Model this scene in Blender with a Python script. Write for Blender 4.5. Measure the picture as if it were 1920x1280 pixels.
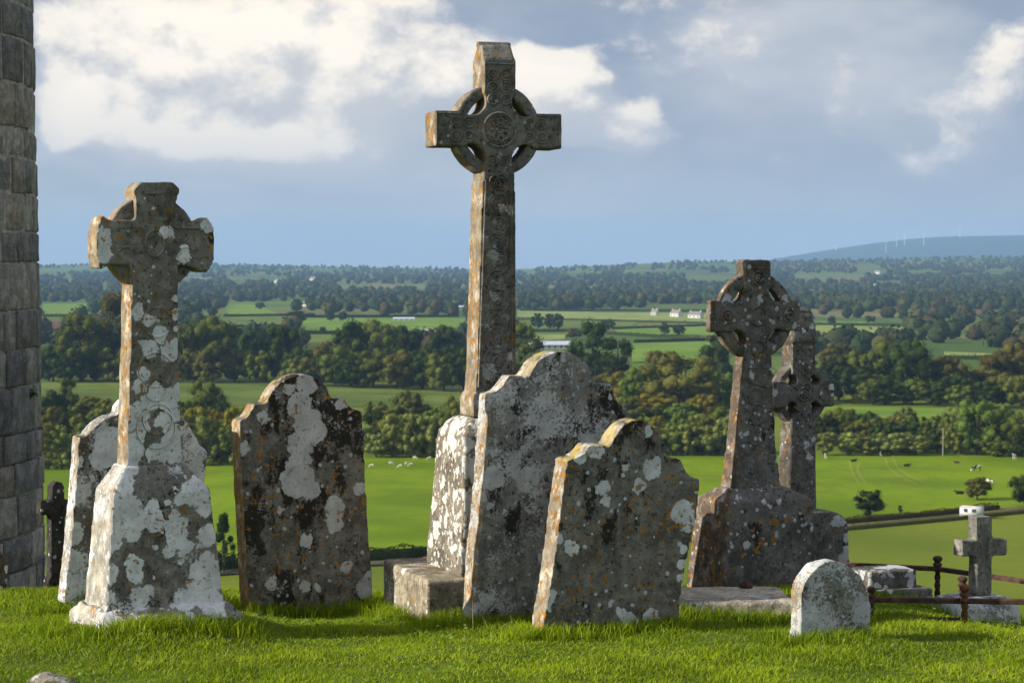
import bpy, bmesh, math, random
import numpy as np
from mathutils import Vector, Matrix

R = math.radians
random.seed(7)
RNG = np.random.default_rng(11)
sc = bpy.context.scene
col = sc.collection
for o in list(bpy.data.objects):
    bpy.data.objects.remove(o)

# ------------------------------------------------------------------ camera
FPX, HORIZON, EYE = 3733.3, 500.0, 2.3
PITCH = math.atan((640 - HORIZON) / FPX)
cam = bpy.data.cameras.new('camera')
cam_ob = bpy.data.objects.new('camera', cam)
col.objects.link(cam_ob)
cam_ob.location = (0, 0, EYE)
cam_ob.rotation_euler = (R(90) - PITCH, 0, 0)
cam.lens = 70
cam.sensor_width = 36
cam.clip_start = 0.1
cam.clip_end = 90000
cam.dof.use_dof = True
cam.dof.focus_distance = 13.0
cam.dof.aperture_fstop = 8.0
sc.camera = cam_ob

# ------------------------------------------------------------------ light
SUN_BACK, SUN_ELEV = -14.0, 26.0          # degrees behind the picture plane on the left, height
sdir = Vector((-math.cos(R(SUN_BACK)) * math.cos(R(SUN_ELEV)), math.sin(R(SUN_BACK)) * math.cos(R(SUN_ELEV)), math.sin(R(SUN_ELEV))))
sun = bpy.data.lights.new('sun', 'SUN')
sun.energy = 4.6
sun.angle = R(0.5)
sun.color = (1.0, 0.93, 0.80)
sun_ob = bpy.data.objects.new('sun', sun)
col.objects.link(sun_ob)
sun_ob.rotation_euler = (-sdir).to_track_quat('-Z', 'Y').to_euler()
sun_ob.location = (-30, 10, 40)

vs = sc.view_settings
vs.view_transform = 'Standard'
vs.look = 'None'
vs.exposure = 0.56
vs.gamma = 1.0
vs.use_curve_mapping = False
sc.cycles.use_denoising = True
try:
    sc.cycles.denoiser = 'OPENIMAGEDENOISE'
except Exception:
    pass
sc.cycles.use_adaptive_sampling = True
sc.cycles.adaptive_threshold = 0.02
sc.cycles.max_bounces = 5
sc.cycles.diffuse_bounces = 3
sc.cycles.transparent_max_bounces = 8
sc.cycles.volume_bounces = 1
sc.cycles.sample_clamp_indirect = 4.0


# ------------------------------------------------------------------ node helpers
def N(t, typ, ins=None, **props):
    n = t.nodes.new(typ)
    for k, v in props.items():
        setattr(n, k, v)
    for k, v in (ins or {}).items():
        s = n.inputs[k]
        if isinstance(v, bpy.types.NodeSocket):
            t.links.new(v, s)
        else:
            s.default_value = v
    return n


def MA(t, op, a, b=0.0, c=None, clamp=False):
    ins = {0: a, 1: b}
    if c is not None:
        ins[2] = c
    return N(t, 'ShaderNodeMath', ins, operation=op, use_clamp=clamp).outputs[0]


def SS(t, v, lo, hi, a=0.0, b=1.0):
    return N(t, 'ShaderNodeMapRange', {0: v, 1: lo, 2: hi, 3: a, 4: b}, interpolation_type='SMOOTHSTEP').outputs[0]


def MIX(t, f, a, b, mode='MIX'):
    n = N(t, 'ShaderNodeMix', {0: f}, data_type='RGBA', blend_type=mode)
    for i, v in ((6, a), (7, b)):
        if isinstance(v, bpy.types.NodeSocket):
            t.links.new(v, n.inputs[i])
        else:
            n.inputs[i].default_value = (*v[:3], 1)
    return n.outputs[2]


def NOISE(t, vec, scale, detail=4.0, rough=0.55, out=0, lac=2.0):
    return N(t, 'ShaderNodeTexNoise', {'Vector': vec, 'Scale': scale, 'Detail': detail, 'Roughness': rough, 'Lacunarity': lac}).outputs[out]


def VM(t, op, a, b=None, c=None):
    ins = {0: a}
    if b is not None:
        ins[1] = b
    if c is not None:
        ins[2] = c
    return N(t, 'ShaderNodeVectorMath', ins, operation=op).outputs[0]


def new_mat(name):
    m = bpy.data.materials.new(name)
    m.use_nodes = True
    t = m.node_tree
    t.nodes.clear()
    out = t.nodes.new('ShaderNodeOutputMaterial')
    return m, t, out


def principled(t, out, color, rough=0.9, bump=None, spec=0.2, metal=0.0):
    b = N(t, 'ShaderNodeBsdfPrincipled', {'Roughness': rough, 'Metallic': metal, 'Specular IOR Level': spec})
    if isinstance(color, bpy.types.NodeSocket):
        t.links.new(color, b.inputs['Base Color'])
    else:
        b.inputs['Base Color'].default_value = (*color, 1)
    if bump is not None:
        t.links.new(bump, b.inputs['Normal'])
    t.links.new(b.outputs[0], out.inputs[0])
    return b


def simple_mat(name, c, var=0.25, scale=4.0, rough=0.85, metal=0.0, spec=0.3, bump=0.0):
    m, t, out = new_mat(name)
    P = N(t, 'ShaderNodeTexCoord').outputs['Object']
    n = NOISE(t, P, scale, 5)
    c2 = tuple(x * (1 - var) for x in c)
    c1 = tuple(min(1, x * (1 + var)) for x in c)
    bm_ = None
    if bump:
        bm_ = N(t, 'ShaderNodeBump', {'Strength': bump, 'Distance': 0.01, 'Height': NOISE(t, P, scale * 6, 4)}).outputs[0]
    principled(t, out, MIX(t, SS(t, n, 0.3, 0.7), c2, c1), rough, bm_, spec, metal)
    return m


# ------------------------------------------------------------------ world: sky with clouds
world = bpy.data.worlds.new('World')
sc.world = world
world.use_nodes = True
wt = world.node_tree
wt.nodes.clear()


def cloud_group():
    g = bpy.data.node_groups.new('cloud_density', 'ShaderNodeTree')
    g.interface.new_socket('Vector', in_out='INPUT', socket_type='NodeSocketVector')
    g.interface.new_socket('Density', in_out='OUTPUT', socket_type='NodeSocketFloat')
    gi = g.nodes.new('NodeGroupInput')
    go = g.nodes.new('NodeGroupOutput')
    v = gi.outputs[0]
    st = VM(g, 'MULTIPLY', v, (1.0, 1.0, 1.45))
    n1 = NOISE(g, st, 9.0, 7, 0.57)
    n2 = NOISE(g, VM(g, 'ADD', st, (3.1, 1.7, 0.4)), 30.0, 6, 0.62)
    w = VM(g, 'SUBTRACT', NOISE(g, st, 20.0, 3, 0.55, out=1), (0.5, 0.5, 0.5))
    vd = VM(g, 'MULTIPLY_ADD', w, (0.035, 0.0, 0.022), v)
    tot = None
    # banks of cloud, by direction: (x px, y px, half width, half height, amount)
    for (px, py, sx, sy, amp) in [
        (330, 40, 215, 130, 0.44), (470, 200, 240, 105, 0.42), (150, 235, 92, 64, 0.60), (250, 280, 150, 45, 0.30),
        (640, 120, 170, 170, 0.46), (620, 285, 240, 62, 0.34), (880, 165, 190, 75, 0.40), (1040, 170, 85, 60, 0.50),
        (1150, 235, 110, 45, 0.45), (1010, 262, 200, 25, 0.25), (1885, 105, 75, 66, 0.32), (1850, 190, 120, 60, 0.18), (1620, 130, 200, 90, -0.03), (470, 300, 230, 55, 0.30), (330, 300, 210, 48, 0.16), (660, 300, 190, 55, 0.14), (440, 180, 210, 110, 0.12), (110, 60, 110, 80, 0.12),
        (1500, 70, 300, 110, 0.02), (1420, 220, 260, 80, -0.05), (1650, 330, 330, 70, 0.10), (200, 355, 190, 42, -0.34), (1150, 60, 150, 55, -0.16),
        (1480, 400, 600, 60, -0.10)]:
        c = Vector(((px - 960) / FPX, 1.0, (HORIZON - py) / FPX)).normalized()
        d = VM(g, 'MULTIPLY', VM(g, 'SUBTRACT', vd, tuple(c)), (FPX / sx, 3.0, FPX / sy))
        ln = N(g, 'ShaderNodeVectorMath', {0: d}, operation='LENGTH').outputs['Value']
        f = SS(g, ln, 1.75, 0.0, 0.0, amp)
        tot = f if tot is None else MA(g, 'ADD', tot, f)
    a = MA(g, 'MULTIPLY', MA(g, 'SUBTRACT', n1, 0.5), 1.15)
    b = MA(g, 'MULTIPLY', MA(g, 'SUBTRACT', n2, 0.5), 0.50)
    r = MA(g, 'ADD', MA(g, 'ADD', tot, a), b)
    g.links.new(r, go.inputs[0])
    return g


CG = cloud_group()
wdir = N(wt, 'ShaderNodeVectorMath', {0: N(wt, 'ShaderNodeTexCoord').outputs['Generated']}, operation='NORMALIZE').outputs[0]


def cg(vec):
    n = wt.nodes.new('ShaderNodeGroup')
    n.node_tree = CG
    wt.links.new(vec, n.inputs[0])
    return n.outputs[0]


d0 = cg(wdir)
d1 = cg(VM(wt, 'ADD', wdir, (-0.0075, 0.001, 0.0095)))
sky = N(wt, 'ShaderNodeTexSky', sky_type='NISHITA', sun_disc=False, sun_elevation=R(SUN_ELEV),
        sun_rotation=math.atan2(sdir.x, sdir.y) % (2 * math.pi), air_density=1.0, dust_density=0.6, ozone_density=1.6)
elev = N(wt, 'ShaderNodeSeparateXYZ', {0: wdir}).outputs[2]
K = 11.4   # background strength is 1 / K
blue = MIX(wt, 1.0, sky.outputs[0], (0.50, 0.60, 0.80), 'MULTIPLY')
veil_n = NOISE(wt, VM(wt, 'MULTIPLY', wdir, (1, 1, 2.2)), 6.0, 4, 0.55)
veil = MIX(wt, SS(wt, veil_n, 0.36, 0.66), (2.45, 2.9, 3.75), (4.8, 4.9, 5.2))
base = MIX(wt, SS(wt, MA(wt, 'ADD', d0, MA(wt, 'MULTIPLY', elev, 1.6)), -0.50, 0.12), blue, veil)
mask = SS(wt, d0, 0.08, 0.27)
lit = MA(wt, 'ADD', SS(wt, MA(wt, 'SUBTRACT', d0, d1), -0.13, 0.19, 0.0, 0.85), SS(wt, d0, 0.2, 0.8, 0.0, 0.22), clamp=True)
ccol = MIX(wt, lit, (3.9, 4.1, 4.55), (9.2, 8.3, 7.1))
skyc = MIX(wt, mask, base, ccol)
# low haze near the horizon
skyc = MIX(wt, SS(wt, elev, 0.11, -0.01, 0.0, 0.9), skyc, (3.85, 4.1, 4.55))
bg = N(wt, 'ShaderNodeBackground', {0: skyc, 1: 1.0 / K})
wo = wt.nodes.new('ShaderNodeOutputWorld')
wt.links.new(bg.outputs[0], wo.inputs[0])
world.cycles.sampling_method = 'MANUAL'
world.cycles.sample_map_resolution = 256

# ------------------------------------------------------------------ pixel <-> place helpers
CP, SP = math.cos(PITCH), math.sin(PITCH)


def ray(px, py):
    u, v = (px - 960) / FPX, (640 - py) / FPX
    return Vector((u, CP + v * SP, -SP + v * CP))


def at(px, py, Y):
    d = ray(px, py)
    return Vector((0, 0, EYE)) + d * (Y / d.y)


def sstep(a, b, x):
    t = np.clip((x - a) / (b - a), 0, 1)
    return t * t * (3 - 2 * t)


PLAIN = EYE - 60.0


def vnoise(x, y, s, seed=0):
    """cheap smooth value noise, numpy"""
    x = np.asarray(x, float) / s + seed * 17.3
    y = np.asarray(y, float) / s + seed * 9.1
    xi, yi = np.floor(x), np.floor(y)
    fx, fy = x - xi, y - yi
    fx, fy = fx * fx * (3 - 2 * fx), fy * fy * (3 - 2 * fy)

    def hsh(a, b):
        h = np.sin(a * 127.1 + b * 311.7 + seed * 13.7) * 43758.5453
        return h - np.floor(h)
    return (hsh(xi, yi) * (1 - fx) * (1 - fy) + hsh(xi + 1, yi) * fx * (1 - fy) + hsh(xi, yi + 1) * (1 - fx) * fy + hsh(xi + 1, yi + 1) * fx * fy) - 0.5


def H(x, y):
    x = np.asarray(x, float)
    y = np.asarray(y, float)
    r = np.hypot(x, y)
    pl = -0.02 + 0.07 * vnoise(x, y, 1.1, 1) + 0.03 * vnoise(x, y, 0.4, 2) + 0.10 * vnoise(x, y, 3.0, 3) * sstep(5, 9, r)
    pl = pl - 0.17 * sstep(2.3, 3.6, x) * sstep(12.2, 13.4, y) + 0.06 * sstep(-2.5, -4.0, x) * sstep(14.5, 13.0, y)
    pl = pl + 0.14 * np.exp(-((x + 2.2) ** 2 + (y - 12.4) ** 2) / 0.5) - 0.10 * np.exp(-((x + 1.25) ** 2 + (y - 13.9) ** 2) / 0.45)
    crest = 14.75 - 0.75 * sstep(1.5, 3.5, x)
    d = np.maximum(np.maximum(y - crest, np.abs(x) - 34), -y - 45)
    hill = pl - 0.36 * (np.sqrt(d * d + 0.25) + d) / 2
    plain = PLAIN + vnoise(x, y, 170, 4) * 1.6 * sstep(260, 500, r) + vnoise(x, y, 900, 5) * 9 * sstep(1100, 2600, r)
    az = np.arctan2(x, np.maximum(y, 1e-6))
    px = 960 + FPX * np.tan(np.clip(az, -1.2, 1.2))
    up = sstep(3600, 10500, r)
    plain = plain + up * (50 + 44 * sstep(900, 1350, px) + 40 * vnoise(x, y, 2600, 6) * up)
    plain = plain - sstep(11500, 15000, r) * 60
    mt = sstep(1240, 1790, px) * np.exp(-((r - 20500) / 2600.0) ** 2) * (340 + 60 * vnoise(x, y, 4000, 8))
    plain = plain + mt
    k = 5.0
    q = (hill - plain) / k
    return plain + k * np.where(q > 30, q, np.log1p(np.exp(np.clip(q, -40, 30))))


def ground_hit(px, py):
    """where the line of sight through pixels meets the ground beyond the hill (vectorised)"""
    px = np.atleast_1d(np.asarray(px, float))
    py = np.atleast_1d(np.asarray(py, float))
    u, v = (px - 960) / FPX, (640 - py) / FPX
    dx, dy, dz = u, CP + v * SP, -SP + v * CP
    T = np.geomspace(220, 24000, 700)
    res = np.full(px.shape, np.nan)
    prev = None
    for i, tt in enumerate(T):
        z = EYE + dz * tt - H(dx * tt, dy * tt)
        if prev is not None:
            hit = (z < 0) & (prev >= 0) & np.isnan(res)
            f = prev / np.maximum(prev - z, 1e-9)
            res = np.where(hit, T[i - 1] + (tt - T[i - 1]) * f, res)
        prev = z
    return dx * res, dy * res, EYE + dz * res


GT = np.geomspace(220, 24000, 1500)


def gp(px, py):
    d = ray(px, py)
    z = EYE + d.z * GT - H(d.x * GT, d.y * GT)
    k = np.nonzero((z[1:] < 0) & (z[:-1] >= 0))[0]
    if len(k) == 0:
        tt = 20000.0
    else:
        k = int(k[0])
        tt = GT[k] + (GT[k + 1] - GT[k]) * z[k] / (z[k] - z[k + 1])
    return Vector((d.x * tt, d.y * tt, float(H(d.x * tt, d.y * tt))))


# ------------------------------------------------------------------ object helpers
def tag(o, label=None, cat=None, group=None, kind=None):
    if label:
        o['label'] = label
    if cat:
        o['category'] = cat
    if group:
        o['group'] = group
    if kind:
        o['kind'] = kind
    return o


def empty(name, loc, rz=0.0):
    o = bpy.data.objects.new(name, None)
    o.empty_display_size = 0.2
    o.location = loc
    o.rotation_euler = (0, 0, rz)
    col.objects.link(o)
    return o


def link_mesh(name, me, mat=None, parent=None, smooth=False):
    o = bpy.data.objects.new(name, me)
    if mat is not None and len(me.materials) == 0:
        me.materials.append(mat)
    col.objects.link(o)
    if parent is not None:
        o.parent = parent
    if smooth:
        me.polygons.foreach_set('use_smooth', [True] * len(me.polygons))
    return o


def bm_obj(name, bm, mat=None, parent=None, smooth=False):
    me = bpy.data.meshes.new(name)
    bmesh.ops.recalc_face_normals(bm, faces=bm.faces[:])
    bm.to_mesh(me)
    bm.free()
    return link_mesh(name, me, mat, parent, smooth)


def np_mesh(name, V, F, mat=None, smooth=False, colors=None):
    """V (n,3), F (m,k) with k = 3 or 4"""
    me = bpy.data.meshes.new(name)
    V = np.asarray(V, np.float32)
    F = np.asarray(F, np.int32)
    k = F.shape[1]
    me.vertices.add(len(V))
    me.vertices.foreach_set('co', V.ravel())
    me.loops.add(F.size)
    me.loops.foreach_set('vertex_index', F.ravel())
    me.polygons.add(len(F))
    me.polygons.foreach_set('loop_start', np.arange(0, F.size, k, dtype=np.int32))
    me.polygons.foreach_set('loop_total', np.full(len(F), k, np.int32))
    if smooth:
        me.polygons.foreach_set('use_smooth', np.ones(len(F), bool))
    if colors is not None:
        ca = me.color_attributes.new('tint', 'FLOAT_COLOR', 'POINT')
        ca.data.foreach_set('color', np.concatenate([colors, np.ones((len(colors), 1))], 1).astype(np.float32).ravel())
    me.update()
    me.validate()
    if mat is not None:
        me.materials.append(mat)
    return me


def add_box(bm, x0, x1, y0, y1, z0, z1):
    vs_ = [bm.verts.new(p) for p in [(x0, y0, z0), (x1, y0, z0), (x1, y1, z0), (x0, y1, z0), (x0, y0, z1), (x1, y0, z1), (x1, y1, z1), (x0, y1, z1)]]
    for f in [(0, 3, 2, 1), (4, 5, 6, 7), (0, 1, 5, 4), (1, 2, 6, 5), (2, 3, 7, 6), (3, 0, 4, 7)]:
        bm.faces.new([vs_[i] for i in f])


def add_loft(bm, levels):
    """stack of rectangles: (z, x0, x1, y0, y1)"""
    rings = []
    for (z, x0, x1, y0, y1) in levels:
        rings.append([bm.verts.new(p) for p in [(x0, y0, z), (x1, y0, z), (x1, y1, z), (x0, y1, z)]])
    bm.faces.new(rings[0][::-1])
    bm.faces.new(rings[-1])
    for a, b in zip(rings, rings[1:]):
        for i in range(4):
            j = (i + 1) % 4
            bm.faces.new([a[i], a[j], b[j], b[i]])


def add_prism(bm, pts, y0, y1):
    """extrude an outline (x, z) from y0 to y1"""
    a = [bm.verts.new((x, y0, z)) for x, z in pts]
    b = [bm.verts.new((x, y1, z)) for x, z in pts]
    bm.faces.new(a)
    bm.faces.new(b[::-1])
    n = len(pts)
    for i in range(n):
        j = (i + 1) % n
        bm.faces.new([a[j], a[i], b[i], b[j]])


def add_lathe(bm, prof, c=(0, 0, 0), seg=14, caps=True):
    rings = []
    for r, z in prof:
        rings.append([bm.verts.new((c[0] + r * math.cos(2 * math.pi * i / seg), c[1] + r * math.sin(2 * math.pi * i / seg), c[2] + z)) for i in range(seg)])
    for a, b in zip(rings, rings[1:]):
        for i in range(seg):
            j = (i + 1) % seg
            bm.faces.new([a[i], a[j], b[j], b[i]])
    if caps:
        bm.faces.new(rings[0][::-1])
        bm.faces.new(rings[-1])


def add_tube(bm, p0, p1, r0, r1=None, seg=8, twist=0.0, steps=1):
    r1 = r0 if r1 is None else r1
    p0, p1 = Vector(p0), Vector(p1)
    d = (p1 - p0).normalized()
    a = d.orthogonal().normalized()
    b = d.cross(a)
    rings = []
    for s in range(steps + 1):
        f = s / steps
        c = p0.lerp(p1, f)
        r = r0 + (r1 - r0) * f
        rings.append([bm.verts.new(c + a * (r * math.cos(2 * math.pi * i / seg + twist * f)) + b * (r * math.sin(2 * math.pi * i / seg + twist * f))) for i in range(seg)])
    for x, y in zip(rings, rings[1:]):
        for i in range(seg):
            j = (i + 1) % seg
            bm.faces.new([x[i], x[j], y[j], y[i]])
    bm.faces.new(rings[0][::-1])
    bm.faces.new(rings[-1])


def add_annulus(bm, cx, cz, r0, r1, y0, y1, seg=64):
    loops = []
    for (r, y) in ((r0, y0), (r1, y0), (r1, y1), (r0, y1)):
        loops.append([bm.verts.new((cx + r * math.cos(2 * math.pi * i / seg), y, cz + r * math.sin(2 * math.pi * i / seg))) for i in range(seg)])
    for k in range(4):
        a, b = loops[k], loops[(k + 1) % 4]
        for i in range(seg):
            j = (i + 1) % seg
            bm.faces.new([a[i], a[j], b[j], b[i]])


def add_ring_relief(bm, cx, cz, rad, w, y=0.0, dep=0.008, seg=28, a0=0.0, a1=2 * math.pi, sx=1.0, sz=1.0):
    """raised half round moulding lying on the front plane y"""
    closed = abs(a1 - a0 - 2 * math.pi) < 1e-6
    n = seg if closed else seg + 1
    rows = []
    for (dr, dy) in ((-w, 0.006), (-w * 0.6, -dep * 0.8), (0, -dep), (w * 0.6, -dep * 0.8), (w, 0.006)):
        rows.append([bm.verts.new((cx + (rad + dr) * sx * math.cos(a0 + (a1 - a0) * i / seg), y + dy, cz + (rad + dr) * sz * math.sin(a0 + (a1 - a0) * i / seg))) for i in range(n)])
    for a, b in zip(rows, rows[1:]):
        for i in range(n if closed else n - 1):
            j = (i + 1) % n
            bm.faces.new([a[i], a[j], b[j], b[i]])


def add_bar_relief(bm, p, q, w, y=0.0, dep=0.008):
    p, q = Vector((p[0], p[1])), Vector((q[0], q[1]))
    d = (q - p).normalized()
    nrm = Vector((-d.y, d.x))
    rows = []
    for (k, dy) in ((-w, 0.006), (-w * 0.5, -dep), (w * 0.5, -dep), (w, 0.006)):
        rows.append([bm.verts.new((e.x + nrm.x * k, y + dy, e.y + nrm.y * k)) for e in (p, q)])
    for a, b in zip(rows, rows[1:]):
        bm.faces.new([a[0], a[1], b[1], b[0]])


def relief_pieces(bm, mat, parent):
    """every carved ring or line is its own part"""
    seen = set()
    bm.verts.ensure_lookup_table()
    for v0 in bm.verts:
        if v0.index in seen:
            continue
        st, comp = [v0], []
        seen.add(v0.index)
        while st:
            v = st.pop()
            comp.append(v)
            for e in v.link_edges:
                w = e.other_vert(v)
                if w.index not in seen:
                    seen.add(w.index)
                    st.append(w)
        idx = {v.index: i for i, v in enumerate(comp)}
        fs = {f.index: f for v in comp for f in v.link_faces}.values()
        me = bpy.data.meshes.new('carved_moulding')
        me.from_pydata([v.co[:] for v in comp], [], [[idx[v.index] for v in f.verts] for f in fs])
        link_mesh('carved_moulding', me, mat, parent, True)
    bm.free()


TEX = {}


def clouds_tex(size, depth=2):
    key = (size, depth)
    if key not in TEX:
        tx = bpy.data.textures.new('stone_wear', 'CLOUDS')
        tx.noise_scale = size
        tx.noise_depth = depth
        TEX[key] = tx
    return TEX[key]


def weather(o, voxel=0.013, a=0.014, b=0.006, c=0.003):
    """wear the block down: close grid, softened arrises, pitted faces"""
    m = o.modifiers.new('wear_grid', 'REMESH')
    m.mode = 'VOXEL'
    m.voxel_size = voxel
    m.use_smooth_shade = True
    for s, amp in ((0.22, a), (0.07, b), (0.028, c)):
        if amp:
            d = o.modifiers.new('wear', 'DISPLACE')
            d.texture = clouds_tex(s)
            d.texture_coords = 'LOCAL'
            d.strength = amp
            d.mid_level = 0.5
    return o


def smooth_outline(pts, it=2, lim=38):
    pts = [Vector(p) for p in pts]
    sharp = []
    n = len(pts)
    for i in range(n):
        a, b = pts[i] - pts[i - 1], pts[(i + 1) % n] - pts[i]
        sharp.append(a.length < 1e-6 or b.length < 1e-6 or math.degrees(a.angle(b)) > lim)
    for _ in range(it):
        n = len(pts)
        np_, ns = [], []
        for i in range(n):
            j, h, k = (i + 1) % n, (i - 1) % n, (i + 2) % n
            np_.append(pts[i])
            ns.append(sharp[i])
            if sharp[i] or sharp[j]:
                np_.append((pts[i] + pts[j]) / 2)
            else:
                np_.append((pts[i] + pts[j]) * (9 / 16) - (pts[h] + pts[k]) / 16)
            ns.append(False)
        pts, sharp = np_, ns
    return [tuple(p) for p in pts]


class Frame:
    """an upright plane at a gravestone's front: turns picture points into metres on that plane"""

    def __init__(self, px, py, Y, yaw):
        self.o = at(px, py, Y)
        self.yaw = R(yaw)
        self.n = Vector((math.sin(self.yaw), -math.cos(self.yaw), 0))
        self.u = Vector((math.cos(self.yaw), math.sin(self.yaw), 0))

    def p(self, px, py, dep=0.0):
        d = ray(px, py)
        org = self.o - self.n * dep
        t = (org - Vector((0, 0, EYE))).dot(self.n) / d.dot(self.n)
        q = Vector((0, 0, EYE)) + d * t - self.o
        return (q.dot(self.u), q.z)

    def trace(self, pts, crop=None):
        out = []
        for x, y in pts:
            if crop:
                x, y = crop[0] + x * crop[2], crop[1] + y * crop[2]
            out.append(self.p(x, y))
        return out

    def root(self, name):
        return empty(name, self.o, self.yaw)


# ------------------------------------------------------------------ stone with lichen
def stone_mat(name, base=(0.20, 0.185, 0.16), blobs=(), white=0.0, wscale=5.0, spots=0.3, orange=0.4, black=0.4, side_orange=0.5,
              yellow_top=0.0, wcol=(0.58, 0.585, 0.58), oscale=22.0, fields=0.0, grain=0.5, holes=(), side=None):
    base = tuple(min(0.5, c * 1.2) for c in base)
    wcol = tuple(min(0.80, c * 1.32) for c in wcol)
    m, t, out = new_mat(name)
    tc = N(t, 'ShaderNodeTexCoord')
    oi = N(t, 'ShaderNodeObjectInfo')
    P0 = tc.outputs['Object']
    P = P0
    on = N(t, 'ShaderNodeSeparateXYZ', {0: tc.outputs['Normal']}).outputs
    warp = VM(t, 'SUBTRACT', NOISE(t, P, 14.0, 5, 0.6, out=1), (0.5, 0.5, 0.5))
    Pd = VM(t, 'MULTIPLY_ADD', warp, (0.10, 0.10, 0.10), P)
    # bare stone
    n_big = NOISE(t, P, 2.6, 5, 0.6)
    n_mid = NOISE(t, P, 11.0, 5, 0.65)
    n_fine = NOISE(t, P, 70.0, 4, 0.7)
    dark = tuple(c * 0.42 for c in base)
    light = tuple(min(1, c * 1.55) for c in base)
    c = MIX(t, SS(t, n_big, 0.32, 0.68), dark, base)
    c = MIX(t, SS(t, n_mid, 0.42, 0.72, 0.0, 0.7), c, light)
    c = MIX(t, SS(t, n_fine, 0.52, 0.66, 0.0, 0.55 * grain * 2), c, tuple(x * 0.35 for x in base))
    n_pit = NOISE(t, VM(t, 'ADD', P, (6.0, 2.0, 9.0)), 30.0, 6, 0.72)
    c = MIX(t, SS(t, n_pit, 0.54, 0.62, 0.0, 0.8), c, tuple(x * 0.16 for x in base))
    c = MIX(t, SS(t, n_pit, 0.40, 0.33, 0.0, 0.5), c, light)
    # black crust, broken up
    nb = MA(t, 'ADD', NOISE(t, VM(t, 'MULTIPLY_ADD', P, (1.0, 1.0, 0.62), (5.2, 1.1, 3.3)), 4.2, 7, 0.68), MA(t, 'MULTIPLY', MA(t, 'SUBTRACT', NOISE(t, P, 38.0, 5, 0.7), 0.5), 0.22))
    th = 0.76 - 0.36 * black
    bmask = SS(t, nb, th, th + 0.055)
    c = MIX(t, MA(t, 'MULTIPLY', bmask, SS(t, on[0], -0.3, -0.8, 0.9, 0.25)), c, (0.018, 0.016, 0.014))  # crust thinned on left faces, part of their painted sunlight
    if side:  # left faces recoloured
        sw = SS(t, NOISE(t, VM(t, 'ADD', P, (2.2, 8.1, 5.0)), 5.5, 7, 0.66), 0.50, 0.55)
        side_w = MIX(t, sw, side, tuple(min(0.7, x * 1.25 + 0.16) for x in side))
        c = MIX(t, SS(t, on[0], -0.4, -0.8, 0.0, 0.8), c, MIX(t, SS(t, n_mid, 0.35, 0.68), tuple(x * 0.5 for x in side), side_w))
    # pale crust: broad thin fields eaten through by dark grain
    wmask = None
    if fields > 0:
        nf = MA(t, 'ADD', NOISE(t, VM(t, 'ADD', P, (9.0, 2.0, 1.0)), 3.4, 8, 0.6), MA(t, 'MULTIPLY', MA(t, 'SUBTRACT', NOISE(t, P, 48.0, 6, 0.78), 0.5), 0.75))
        tf = 0.72 - 0.34 * fields
        wmask = SS(t, nf, tf, tf + 0.07)
    # rounded rosettes of white lichen
    if white > 0:
        for sc_, amt, off in ((wscale, white, (0, 0, 0)), (wscale * 2.7, white * 0.75, (3.7, 1.9, 8.2))):
            vo = N(t, 'ShaderNodeTexVoronoi', {'Vector': VM(t, 'ADD', Pd, off), 'Scale': sc_, 'Randomness': 1.0})
            rr = N(t, 'ShaderNodeSeparateColor', {0: vo.outputs['Color']}).outputs
            rad = MA(t, 'MULTIPLY', SS(t, rr[0], 1.0 - amt, 1.12 - amt * 0.45), 0.62)
            k = SS(t, MA(t, 'SUBTRACT', rad, vo.outputs['Distance']), 0.0, 0.035)
            wmask = k if wmask is None else MA(t, 'MAXIMUM', wmask, k)
    if spots > 0:
        vo = N(t, 'ShaderNodeTexVoronoi', {'Vector': VM(t, 'MULTIPLY_ADD', warp, (0.03, 0.03, 0.03), P), 'Scale': 26.0})
        rr = N(t, 'ShaderNodeSeparateColor', {0: vo.outputs['Color']}).outputs
        rad = MA(t, 'MULTIPLY', SS(t, rr[1], 1.0 - spots * 0.55, 1.1), 0.55)
        k = SS(t, MA(t, 'SUBTRACT', rad, vo.outputs['Distance']), 0.0, 0.06, 0.0, 0.85)
        wmask = k if wmask is None else MA(t, 'MAXIMUM', wmask, k)
    if blobs:
        fine = VM(t, 'SUBTRACT', NOISE(t, P, 30.0, 6, 0.7, out=1), (0.5, 0.5, 0.5))
        Pb = VM(t, 'MULTIPLY_ADD', fine, (0.055, 0.0, 0.055), VM(t, 'MULTIPLY', VM(t, 'MULTIPLY_ADD', warp, (0.09, 0.0, 0.09), P), (1, 0, 1)))
        md = None
        for (bx, bz, br) in blobs:
            dd = N(t, 'ShaderNodeVectorMath', {0: Pb, 1: (bx, 0, bz)}, operation='DISTANCE').outputs['Value']
            q = MA(t, 'DIVIDE', dd, br)
            md = q if md is None else MA(t, 'MINIMUM', md, q)
        k = MA(t, 'MULTIPLY', SS(t, md, 1.06, 0.97), SS(t, on[0], -0.7, -0.35))
        wmask = k if wmask is None else MA(t, 'MAXIMUM', wmask, k)
    if wmask is not None:
        for (bx, bz, br) in holes:
            Ph = VM(t, 'MULTIPLY', VM(t, 'MULTIPLY_ADD', warp, (0.14, 0.0, 0.14), P), (1, 0, 1))
            dd = N(t, 'ShaderNodeVectorMath', {0: Ph, 1: (bx, 0, bz)}, operation='DISTANCE').outputs['Value']
            wmask = MA(t, 'MULTIPLY', wmask, SS(t, dd, br * 0.9, br * 1.08))
        pit = SS(t, NOISE(t, P, 40.0, 7, 0.8), 0.55, 0.63, 1.0, 0.22)
        wm = MA(t, 'MULTIPLY', wmask, pit)
        wc = MIX(t, SS(t, NOISE(t, P, 7.0, 6), 0.35, 0.7), tuple(x * 0.72 for x in wcol), wcol)
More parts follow.
